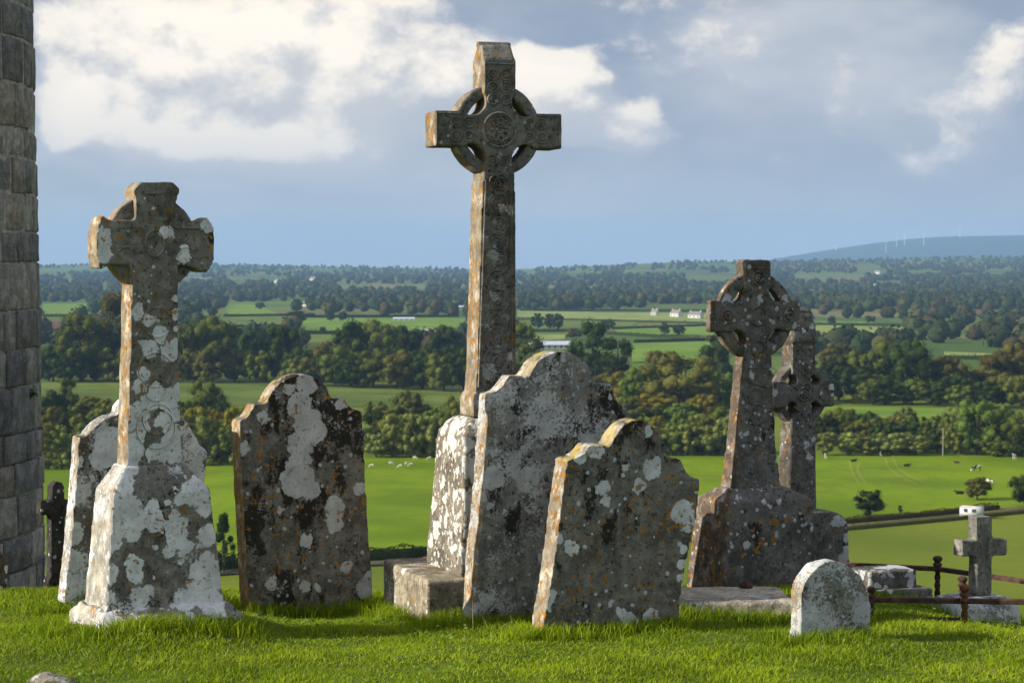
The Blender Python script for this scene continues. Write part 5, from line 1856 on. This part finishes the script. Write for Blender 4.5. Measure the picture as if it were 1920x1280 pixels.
add_annulus(bm, rx, rz_, 214 * rmz, 292 * rmz, 0.022, RD - 0.022)
weather(bm_obj('ring', bm, mr, rcx), 0.0135, 0.012, 0.005, 0.002)
bm = bmesh.new()
sl1, sr1 = FR.trace([(470, 742)], C7)[0], FR.trace([(668, 742)], C7)[0]
sl2, sr2 = FR.trace([(432, 100), (424, 352)], C8), FR.trace([(652, 100), (662, 352)], C8)
add_loft(bm, [(sl2[1][1] - 0.02, sl2[1][0] - 0.02, sr2[1][0] + 0.02, -0.03, RD + 0.05), (sl2[0][1], sl2[0][0], sr2[0][0], -0.005, RD + 0.02), (zh + 0.03, rx - 92 * rmx, rx + 92 * rmx, 0.0, RD)])
weather(bm_obj('shaft', bm, mr, rcx), 0.0135, 0.012, 0.006, 0.003)
bm = bmesh.new()
for (ux, uz) in ((0, 1), (-1, 0), (1, 0)):
    a, b = rx + ux * 205 * rmx, rz_ + uz * 250 * rmz
    add_ring_relief(bm, a, b, 44 * rmz, 0.010, 0, 0.012, 20)
    add_ring_relief(bm, a, b, 20 * rmz, 0.010, 0, 0.018, 12)
add_ring_relief(bm, rx, rz_, 62 * rmz, 0.010, 0, 0.010, 24)
add_ring_relief(bm, rx, rz_ - 215 * rmz, 52 * rmz, 0.010, 0, 0.012, 20)
add_bar_relief(bm, (rx - 60 * rmx, rz_ - 345 * rmz), (rx + 60 * rmx, rz_ - 345 * rmz), 0.007)
for k in range(6):
    zc = rz_ - (400 + k * 135) * rmz
    add_ring_relief(bm, rx - 15 * rmx, zc, 58 * rmz, 0.009, 0, 0.008, 20)
    add_bar_relief(bm, (rx - 75 * rmx, zc - 30 * rmz), (rx + 65 * rmx, zc - 80 * rmz), 0.008)
add_bar_relief(bm, (rx - 50 * rmx, zt - 0.06), (rx + 50 * rmx, zt - 0.06), 0.007)
bm.verts.index_update()
bm.faces.index_update()
relief_pieces(bm, mr, rcx)
pt = {k: zat(FR, C8, *v) for k, v in {'tl': (395, 352), 'sl': (342, 428), 'bl': (300, 910), 'tr': (690, 352), 'sr': (815, 420), 'br': (832, 800)}.items()}
rm = RD / 2
bm = bmesh.new()
xr_b = pt['br'][0] + 0.05
add_loft(bm, [(pt['bl'][1] - 0.35, pt['bl'][0] - 0.03, xr_b, rm - 0.225, rm + 0.36), (pt['sl'][1], pt['sl'][0], pt['sr'][0], rm - 0.175, rm + 0.29), (pt['tl'][1], pt['tl'][0], pt['tr'][0], -0.045, RD + 0.045)])
weather(bm_obj('pedestal', bm, mr, rcx), 0.015, 0.014, 0.008, 0.004)

# --- right ringed cross standing behind
FB = Frame(1520, 1150, 15.7, 25)
rb = FB.root('celtic_cross')
tag(rb, 'grey ringed cross half hidden behind the front right cross', 'stone cross')
mb = stone_mat('grey_cross_stone', (0.150, 0.142, 0.130), blobs_of(FB, C7, [(1062, 940, 24), (995, 988, 16), (1075, 1000, 14), (690, 980, 24), (700, 850, 34), (935, 540, 20), (880, 570, 18), (1130, 1175, 20)]) + blobs_of(FB, C8, [(1000, 740, 34), (1020, 690, 24), (1024, 620, 24), (965, 530, 34), (1000, 530, 26), (840, 170, 20), (830, 100, 18), (870, 70, 18)]),
               0.0, spots=0.42, orange=0.22, black=0.26, side_orange=0.3, wcol=(0.46, 0.47, 0.49), fields=0.16, side=(0.12, 0.10, 0.08))  # left faces painted darker too, as if out of the sun
(bx_, bz_), bmx, bmz = units(FB, C7, 880, 990)
BD = 0.15
zcap, ztop, zroll = zat(FB, C7, 880, 635)[1], zat(FB, C7, 880, 462)[1], zat(FB, C7, 880, 430)[1]
zh = bz_ - 195 * bmz
bm = bmesh.new()
add_prism(bm, cross_outline(bx_, bz_, 205 * bmx, 92 * bmz, 76 * bmx, zcap, zh, 82 * bmx, 92 * bmz, 40 * bmz), 0, BD)
add_loft(bm, [(zcap - 0.012, bx_ - 86 * bmx, bx_ + 86 * bmx, -0.025, BD + 0.025), (zcap + 0.03, bx_ - 86 * bmx, bx_ + 86 * bmx, -0.025, BD + 0.025), (ztop, bx_ - 64 * bmx, bx_ + 64 * bmx, BD * 0.25, BD * 0.75)])
add_tube(bm, (bx_ - 70 * bmx, BD / 2, ztop + 0.02), (bx_ + 70 * bmx, BD / 2, ztop + 0.02), (zroll - ztop) * 0.6, None, 12)
weather(bm_obj('cross_head', bm, mb, rb), 0.015, 0.010, 0.006, 0.003)
bm = bmesh.new()
add_annulus(bm, bx_, bz_, 158 * bmz, 206 * bmz, 0.022, BD - 0.022)
weather(bm_obj('ring', bm, mb, rb), 0.015, 0.010, 0.005, 0.002)
bm = bmesh.new()
s1, s2 = zat(FB, C8, 722, 100), zat(FB, C8, 882, 100)
s3, s4 = zat(FB, C8, 716, 478), zat(FB, C8, 884, 478)
add_loft(bm, [(s3[1] - 0.03, s3[0], s4[0], -0.02, BD + 0.02), (zh + 0.03, bx_ - 82 * bmx, bx_ + 82 * bmx, 0, BD)])
weather(bm_obj('shaft', bm, mb, rb), 0.015, 0.010, 0.006, 0.003)
bm = bmesh.new()
add_ring_relief(bm, bx_, bz_, 44 * bmz, 0.010, 0, 0.012, 22)
add_ring_relief(bm, bx_, bz_, 24 * bmz, 0.008, 0, 0.010, 16)
for k in range(9):
    zc = zcap - 0.08 - k * 0.13
    if abs(zc - bz_) > 0.13:
        add_ring_relief(bm, bx_ - 24 * bmx, zc, 22 * bmz, 0.008, 0, 0.009, 12)
        add_ring_relief(bm, bx_ + 24 * bmx, zc, 22 * bmz, 0.008, 0, 0.009, 12)
add_ring_relief(bm, bx_ + 140 * bmx, bz_, 42 * bmz, 0.008, 0, 0.008, 18)
for k in range(7):
    zc = s3[1] + 0.12 + k * 0.16
    add_bar_relief(bm, (s3[0] + 0.06, zc + 0.06), (s4[0] - 0.06, zc - 0.05), 0.010)
    add_ring_relief(bm, (s3[0] + s4[0]) / 2 + 0.04, zc + 0.04, 0.04, 0.009, 0, 0.009, 14)
bm.verts.index_update()
bm.faces.index_update()
relief_pieces(bm, mb, rb)
bm = bmesh.new()
o1 = FB.trace([(640, 480), (900, 476), (940, 476), (975, 486), (1005, 505), (1022, 530), (1030, 545), (1040, 780), (1046, 1000), (620, 1000), (630, 545), (640, 500)], C8)
add_prism(bm, smooth_outline(o1), -0.09, BD + 0.09)
weather(bm_obj('pedestal', bm, mb, rb), 0.016, 0.012, 0.007, 0.003)

# --- dark small cross beside the tower
FD = Frame(106, 1112, 15.2, 36)
dc = FD.root('grave_cross')
tag(dc, 'small dark cross with rounded top between the tower and left cross', 'stone cross')
md = stone_mat('dark_slate_stone', (0.060, 0.055, 0.050), (), 0.0, spots=0.62, orange=0.15, black=0.35, side_orange=0.0, wcol=(0.46, 0.47, 0.48))
bm = bmesh.new()
add_prism(bm, smooth_outline(FD.trace([(282, 470), (285, 438), (300, 418), (322, 412), (343, 422), (354, 445), (354, 470), (354, 515), (382, 513), (382, 602), (356, 602), (358, 780), (360, 940), (372, 955), (372, 1120), (262, 1120), (262, 955), (276, 940), (278, 780), (280, 598), (222, 598), (222, 517), (282, 517)], C2)), 0, 0.10)
weather(bm_obj('cross', bm, md, dc), 0.012, 0.010, 0.005, 0.002)
bm = bmesh.new()
a, b = zat(FD, C2, 240, 1060), zat(FD, C2, 392, 1060)
add_loft(bm, [(a[1] - 0.3, a[0], b[0], -0.12, 0.22), (a[1] + 0.06, a[0] + 0.02, b[0] - 0.02, -0.09, 0.19)])
weather(bm_obj('base', bm, md, dc), 0.014, 0.012, 0.006, 0.002)

# --- small plain cross at the right on its white block
FW = Frame(1840, 1185, 13.95, 25)
wc = FW.root('grave_cross')
tag(wc, 'plain grey latin cross on a white-crusted block at far right', 'stone cross')
mw = stone_mat('plain_cross_stone', (0.21, 0.20, 0.175), (), 0.0, spots=0.2, orange=0.12, black=0.22, side_orange=0.15, fields=0.3, wcol=(0.34, 0.34, 0.33))
bm = bmesh.new()
add_prism(bm, FW.trace([(922, 411), (1008, 411), (1008, 531), (1084, 531), (1084, 616), (1005, 616), (998, 825), (922, 825), (922, 621), (845, 621), (845, 536), (922, 535)], C9), 0, 0.10)
weather(bm_obj('cross', bm, mw, wc), 0.012, 0.008, 0.005, 0.002)
mwb = stone_mat('white_block_stone', (0.22, 0.21, 0.19), (), 0.5, 6.0, spots=0.3, orange=0.08, black=0.18, side_orange=0.1, fields=0.85, wcol=(0.50, 0.51, 0.53))
bm = bmesh.new()
a, b, c_, d_ = zat(FW, C9, 775, 822), zat(FW, C9, 1050, 818), zat(FW, C9, 745, 1045), zat(FW, C9, 1112, 1040)
add_loft(bm, [(c_[1] - 0.3, c_[0], d_[0], -0.22, 0.32), (b[1] - 0.06, a[0] - 0.01, b[0] + 0.04, -0.14, 0.24), (b[1], a[0] + 0.03, b[0] - 0.01, -0.09, 0.19)])
weather(bm_obj('block', bm, mwb, wc), 0.014, 0.014, 0.008, 0.003)

# --- stepped base without its cross
FP = Frame(1690, 1175, 14.1, 20)
pb = FP.root('grave_pedestal')
tag(pb, 'low stepped stone block with white patches behind the railing', 'pedestal')
mpb = stone_mat('stepped_block_stone', (0.12, 0.11, 0.10), (), 0.55, 5.5, spots=0.35, orange=0.12, black=0.42, side_orange=0.1, fields=0.42, wcol=(0.46, 0.47, 0.49))
for nm, (x0, x1, y0, y1), (d0_, d1_) in (('top_block', (400, 652, 712, 812), (0.10, 0.40)), ('step', (368, 700, 808, 900), (0.0, 0.5)), ('bottom_step', (350, 715, 895, 1010), (-0.06, 0.56))):
    a, b = zat(FP, C9, x0, y0), zat(FP, C9, x1, y1)
    bm = bmesh.new()
    add_loft(bm, [(b[1] - (0.02 if nm != 'bottom_step' else 0.25), a[0], b[0], d0_, d1_), (a[1], a[0] + 0.006, b[0] - 0.006, d0_ + 0.006, d1_ - 0.006)])
    weather(bm_obj(nm, bm, mpb, pb), 0.014, 0.012, 0.007, 0.003)

# --- low kerb slab between the front headstone and the small headstone
FK = Frame(1380, 1165, 13.15, 3)
kb = FK.root('grave_kerb')
tag(kb, 'low stone kerb with sunlit top between two front headstones', 'grave kerb')
mk = stone_mat('kerb_stone', (0.38, 0.335, 0.27), (), 0.2, 5.0, spots=0.3, orange=0.14, black=0.30, side_orange=0.2, fields=0.38, wcol=(0.50, 0.48, 0.45))
a, b = zat(FK, C8, 90, 1000), zat(FK, C8, 770, 1003)
bm = bmesh.new()
add_loft(bm, [(a[1] - 0.55, a[0], b[0], 0, 0.62), (a[1] - 0.012, a[0], b[0], 0, 0.62), (a[1], a[0] + 0.01, b[0] - 0.01, 0.012, 0.61)])
weather(bm_obj('slab', bm, mk, kb), 0.016, 0.014, 0.007, 0.003)
M_RUST = simple_mat('rusty_iron', (0.085, 0.046, 0.034), 0.5, 22.0, 0.8, 0.2, 0.3, 0.8)
lp = at(1399, 1097, 13.72)
bm = bmesh.new()
add_lathe(bm, [(0.045, -0.02), (0.048, 0.01), (0.03, 0.028), (0.012, 0.04)], seg=12)
lo_ = bm_obj('rusty_cap', bm, M_RUST, None, True)
lo_.location = (lp.x, lp.y, FK.o.z + a[1] + 0.012)
tag(lo_, 'small rusty iron cap lying on the low stone kerb', 'iron cap')

# --- iron railing round the plot
rail = empty('iron_railing', (at(1810, 1198, 13.2).x, 13.2, -0.3))
tag(rail, 'rusty iron railing with knobbed twisted posts at right', 'railing')
RO = Vector(rail.location)
M_RUST2 = simple_mat('rust_orange_iron', (0.17, 0.075, 0.030), 0.5, 30.0, 0.85, 0.1, 0.3, 0.8)


def rail_bar(p, q, r=0.017):
    bm = bmesh.new()
    p, q = p - RO, q - RO
    d = (q - p).normalized()
    up = Vector((0, 0, 1))
    s = d.cross(up).normalized()
    vv = []
    for e in (p, q):
        for (i, j) in ((-1, -1), (1, -1), (1.0, 0.6), (0.5, 1.1), (-0.5, 1.1), (-1.0, 0.6)):
            vv.append(bm.verts.new(e + s * r * i + up * r * j))
    for i in range(6):
        j = (i + 1) % 6
        bm.faces.new([vv[i], vv[j], vv[6 + j], vv[6 + i]])
    bm.faces.new(vv[:6][::-1])
    bm.faces.new(vv[6:])
    bm_obj('rail', bm, M_RUST, rail)


def rail_post(px, ptop, Y, zfoot, mat=M_RUST):
    tp = at(px, ptop, Y)
    hgt = tp.z - zfoot
    base = Vector((tp.x, Y, zfoot)) - RO
    bm = bmesh.new()
    add_tube(bm, base, base + Vector((0, 0, hgt - 0.10)), 0.024, 0.024, 4, 9.0 * hgt / 0.4, 26)
    po = bm_obj('post', bm, mat, rail)
    bm = bmesh.new()
    add_lathe(bm, [(0.014, -0.125), (0.030, -0.115), (0.030, -0.10), (0.018, -0.092), (0.034, -0.075), (0.036, -0.062), (0.020, -0.05), (0.030, -0.04), (0.037, -0.026), (0.034, -0.012), (0.018, -0.003), (0.006, 0.0)], tuple(base + Vector((0, 0, hgt))), 14)
    bm_obj('finial', bm, mat, po, True)


A = at(1757, 1066, 15.0)
rail_bar(at(1500, 1054, 15.3), A)
Bp = at(1990, 1099, 14.0)
rail_bar(A, Bp)
rail_bar(at(1612, 1123, 13.25), at(1990, 1129, 13.2))
rail_bar(at(1612, 1158, 13.27), at(1800, 1160, 13.22), 0.010)
rail_post(1758, 1041, 15.0, -0.75)
rail_post(1809, 1095, 13.2, -0.38, M_RUST2)
rail_post(1805, 1079, 14.55, -0.75)
rail_post(1632, 1098, 13.26, -0.38)

# --- loose stones
ms = stone_mat('loose_stone', (0.26, 0.23, 0.19), (), 0.4, 8.0, spots=0.2, orange=0.2, black=0.2, fields=0.5, wcol=(0.58, 0.57, 0.55))


def loose(px, py, Y, size, label, seed):
    rg = random.Random(seed)
    p = at(px, py, Y)
    o = None
    bm = bmesh.new()
    bmesh.ops.create_icosphere(bm, subdivisions=3, radius=1.0)
    pl = [(Vector((rg.gauss(0, 1), rg.gauss(0, 1), rg.gauss(0, 0.8))).normalized(), rg.uniform(0.6, 0.85)) for _ in range(10)]
    for v in bm.verts:
        for nrm, dd in pl:
            k = v.co.dot(nrm) - dd
            if k > 0:
                v.co -= nrm * k
        v.co = Vector((v.co.x * size[0], v.co.y * size[1], v.co.z * size[2]))
    o = bm_obj('loose_stone', bm, ms, None, False)
    o.location = p
    tag(o, label, 'stone')


loose(98, 1292, 10.9, (0.16, 0.16, 0.10), 'white stone tip poking up at the bottom left edge', 1)
loose(0, 1164, 13.2, (0.07, 0.06, 0.03), 'tiny pale stone in the grass at the left edge', 2)
FQ = Frame(0, 1105, 14.3, 20)
fq = FQ.root('stone_fragment')
tag(fq, 'broken slab with white top at the left edge by the tower', 'stone')
bm = bmesh.new()
add_prism(bm, FQ.trace([(-60, 1032), (2, 1037), (17, 1052), (15, 1068), (10, 1115), (-60, 1115)]), 0, 0.2)
weather(bm_obj('slab', bm, stone_mat('fragment_stone', (0.12, 0.10, 0.08), (), 0.3, 6.0, orange=0.5, black=0.4, fields=0.4), fq), 0.013)

# ================================================================== GRASS
gmt, t, out = new_mat('grass_blades')
tint = N(t, 'ShaderNodeVertexColor', layer_name='tint').outputs[0]
d = N(t, 'ShaderNodeBsdfPrincipled', {'Base Color': tint, 'Roughness': 0.55, 'Specular IOR Level': 0.25})
tr = N(t, 'ShaderNodeBsdfTranslucent', {0: tint})
mxs = N(t, 'ShaderNodeMixShader', {0: 0.38, 1: d.outputs[0], 2: tr.outputs[0]})
t.links.new(mxs.outputs[0], out.inputs[0])


def grass(name, X, Y, hgt, wid, label, seed, dry=0.03, upright=0.5):
    rng = np.random.default_rng(seed)
    n = len(X)
    Z = H(X, Y) - 0.01
    a = rng.uniform(0, 2 * math.pi, n)
    lean = np.abs(rng.normal(0.0, upright, n)) + 0.08
    dx, dy = np.cos(a), np.sin(a)
    f = rng.uniform(0, 2 * math.pi, n)
    sx, sy = np.cos(f) * wid, np.sin(f) * wid
    B = np.stack([X, Y, Z], 1)

    def pt(h, l, w):
        c = B + np.stack([dx * lean * hgt * l, dy * lean * hgt * l, hgt * h], 1)
        s = np.stack([sx * w, sy * w, np.zeros(n)], 1)
        return c - s, c + s
    a0, b0 = pt(0, 0, 1.0)
    a1, b1 = pt(0.5, 0.22, 0.85)
    a2, _ = pt(0.93, 1.0, 0.0)
    V = np.stack([a0, b0, a1, b1, a2], 1).reshape(-1, 3)
    i = np.arange(n) * 5
    F = np.concatenate([np.stack([i, i + 1, i + 3], 1), np.stack([i, i + 3, i + 2], 1), np.stack([i + 2, i + 3, i + 4], 1)])
    g1, g2 = np.array([0.140, 0.225, 0.003]), np.array([0.370, 0.470, 0.012])
    k = np.clip(rng.normal(0.45, 0.28, n) + 0.8 * vnoise(X, Y, 0.5, 4) + 0.5 * vnoise(X, Y, 0.17, 6), 0, 1)[:, None]
    c = g1 * (1 - k) + g2 * k
    isdry = rng.uniform(0, 1, n) < dry
    c[isdry] = np.array([0.30, 0.26, 0.10]) * rng.uniform(0.6, 1.1, (isdry.sum(), 1))
    C = np.repeat(c[:, None, :], 5, 1)
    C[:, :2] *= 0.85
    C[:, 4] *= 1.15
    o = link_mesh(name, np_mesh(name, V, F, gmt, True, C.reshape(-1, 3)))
    return tag(o, label, 'grass', None, 'stuff')


n = 210000
Y_ = 9.9 + (16.0 - 9.9) * RNG.uniform(0, 1, n) ** 0.9
X_ = RNG.uniform(-1, 1, n) * (Y_ * 0.262 + 0.55)
hv = 0.026 + 0.030 * np.clip(0.5 + 1.3 * vnoise(X_, Y_, 0.45, 7) + 0.8 * vnoise(X_, Y_, 0.16, 9), 0, 1.5) * RNG.uniform(0.6, 1.5, n)
grass('grass', X_, Y_, hv, 0.0026 * RNG.uniform(0.7, 1.5, n), 'short bright green turf round the gravestones', 1, 0.06, 0.75)
# longer tufts against the stones
TX, TY = [], []
for fr, hw, dep, cnt in ((F1, 0.52, 0.14, 2600), (F2, 0.55, 0.16, 2600), (F3, 0.52, 0.14, 2600), (F4, 0.28, 0.15, 1500), (F5, 0.5, 0.13, 1500), (FT, 0.62, 0.6, 3200), (FL, 0.55, 0.35, 3600), (FK, 0.45, 0.3, 2400), (FW, 0.3, 0.3, 900), (FP, 0.3, 0.4, 900)):
    u_, v_ = RNG.uniform(-hw, hw, cnt), -np.abs(RNG.normal(0.04, 0.075, cnt))
    m_ = RNG.uniform(0, 1, cnt) < 0.28
    u_[m_] = -hw - np.abs(RNG.normal(0, 0.08, m_.sum()))
    v_[m_] = RNG.uniform(-0.1, dep + 0.05, m_.sum())
    if fr is FT:
        v_ = np.where(m_, v_, v_ - 0.36)
    if fr is FL:
        v_ = np.where(m_, v_, v_ - 0.22)
    TX.append(fr.o.x + fr.u.x * u_ - fr.n.x * v_)
    TY.append(fr.o.y + fr.u.y * u_ - fr.n.y * v_)
TX, TY = np.concatenate(TX), np.concatenate(TY)
grass('grass_tufts', TX, TY, 0.055 + 0.085 * RNG.uniform(0, 1, len(TX)) ** 1.6, 0.0026 * RNG.uniform(0.7, 1.4, len(TX)), 'longer dark grass tufts along the feet of the gravestones', 2, 0.03, 0.45)

# broad leaved weeds and clover in patches
nw = 5200
WY = RNG.uniform(10.2, 14.2, nw)
WX = RNG.uniform(-1, 1, nw) * (WY * 0.262 + 0.4)
keep = (vnoise(WX, WY, 0.6, 12) + 0.5 * vnoise(WX, WY, 0.2, 13)) > 0.16
WX, WY = WX[keep], WY[keep]
nw = len(WX)
PW = np.stack([WX, WY, H(WX, WY) + RNG.uniform(0.02, 0.055, nw)], 1)
NW = np.stack([RNG.normal(0, 0.4, nw), RNG.normal(0, 0.4, nw), np.ones(nw)], 1)
VW, FW_ = leaf_quads(PW, NW, 0.013, RNG, 0.35)
CW = np.repeat((np.array([0.13, 0.22, 0.04]) * RNG.uniform(0.6, 1.5, (nw, 1))), 4, 0)
tag(link_mesh('clover', np_mesh('clover', VW, FW_, gmt, False, CW)), 'small clover and weed leaves scattered in the turf', 'weeds', None, 'stuff')

# dandelion and dry stalks
M_PETAL = simple_mat('yellow_petals', (0.75, 0.50, 0.02), 0.1, 30)
M_STEM = simple_mat('green_stem', (0.08, 0.14, 0.02), 0.2, 30)
for (px, py, Y, lb) in ((1445, 1214, 12.1, 'yellow dandelion flower in the grass left of the small headstone'),):
    p = at(px, py, Y)
    zz = float(H(p.x, p.y))
    root = empty('dandelion', (p.x, p.y, zz))
    tag(root, lb, 'flower')
    bm = bmesh.new()
    add_tube(bm, (0, 0, -0.01), (0.004, 0, 0.075), 0.002, 0.0016, 6)
    bm_obj('stem', bm, M_STEM, root)
    bm = bmesh.new()
    for k in range(26):
        a = k * 2.4
        r_ = 0.004 + 0.013 * (k / 26)
        e = Vector((math.cos(a), math.sin(a), 0))
        s = Vector((-e.y, e.x, 0)) * 0.0035
        b = Vector((0.004, 0, 0.077 - 0.004 * k / 26))
        bm.faces.new([bm.verts.new(q) for q in (b - s * 0.4, b + e * r_ - s + Vector((0, 0, 0.006)), b + e * r_ * 1.25 + Vector((0, 0, 0.007)), b + e * r_ + s + Vector((0, 0, 0.006)))])
    bm_obj('petals', bm, M_PETAL, root)
M_DRY = simple_mat('dry_stalk', (0.34, 0.27, 0.13), 0.2, 30)
for k, (x0, y0, x1, y1, Y, lb) in enumerate([(925, 1196, 962, 1163, 12.6, 'bent dry grass stalk before the tallest headstone, leaning right'), (917, 1188, 903, 1153, 12.7, 'short dry grass stalk before the tallest headstone, leaning left'), (887, 1180, 886, 1125, 12.7, 'upright dry stalk at the left corner of the tallest headstone')]):
    p, q = at(x0, y0, Y), at(x1, y1, Y)
    p.z = float(H(p.x, p.y)) - 0.01
    bm = bmesh.new()
    add_tube(bm, (0, 0, 0), (q - p) * 0.55 + Vector((0, 0, 0.015)), 0.0026, 0.0022, 6)
    add_tube(bm, (q - p) * 0.55 + Vector((0, 0, 0.015)), q - p, 0.0022, 0.0010, 6)
    so = bm_obj('dry_stalk', bm, M_DRY)
    so.location = p
    tag(so, lb, 'grass stalk')
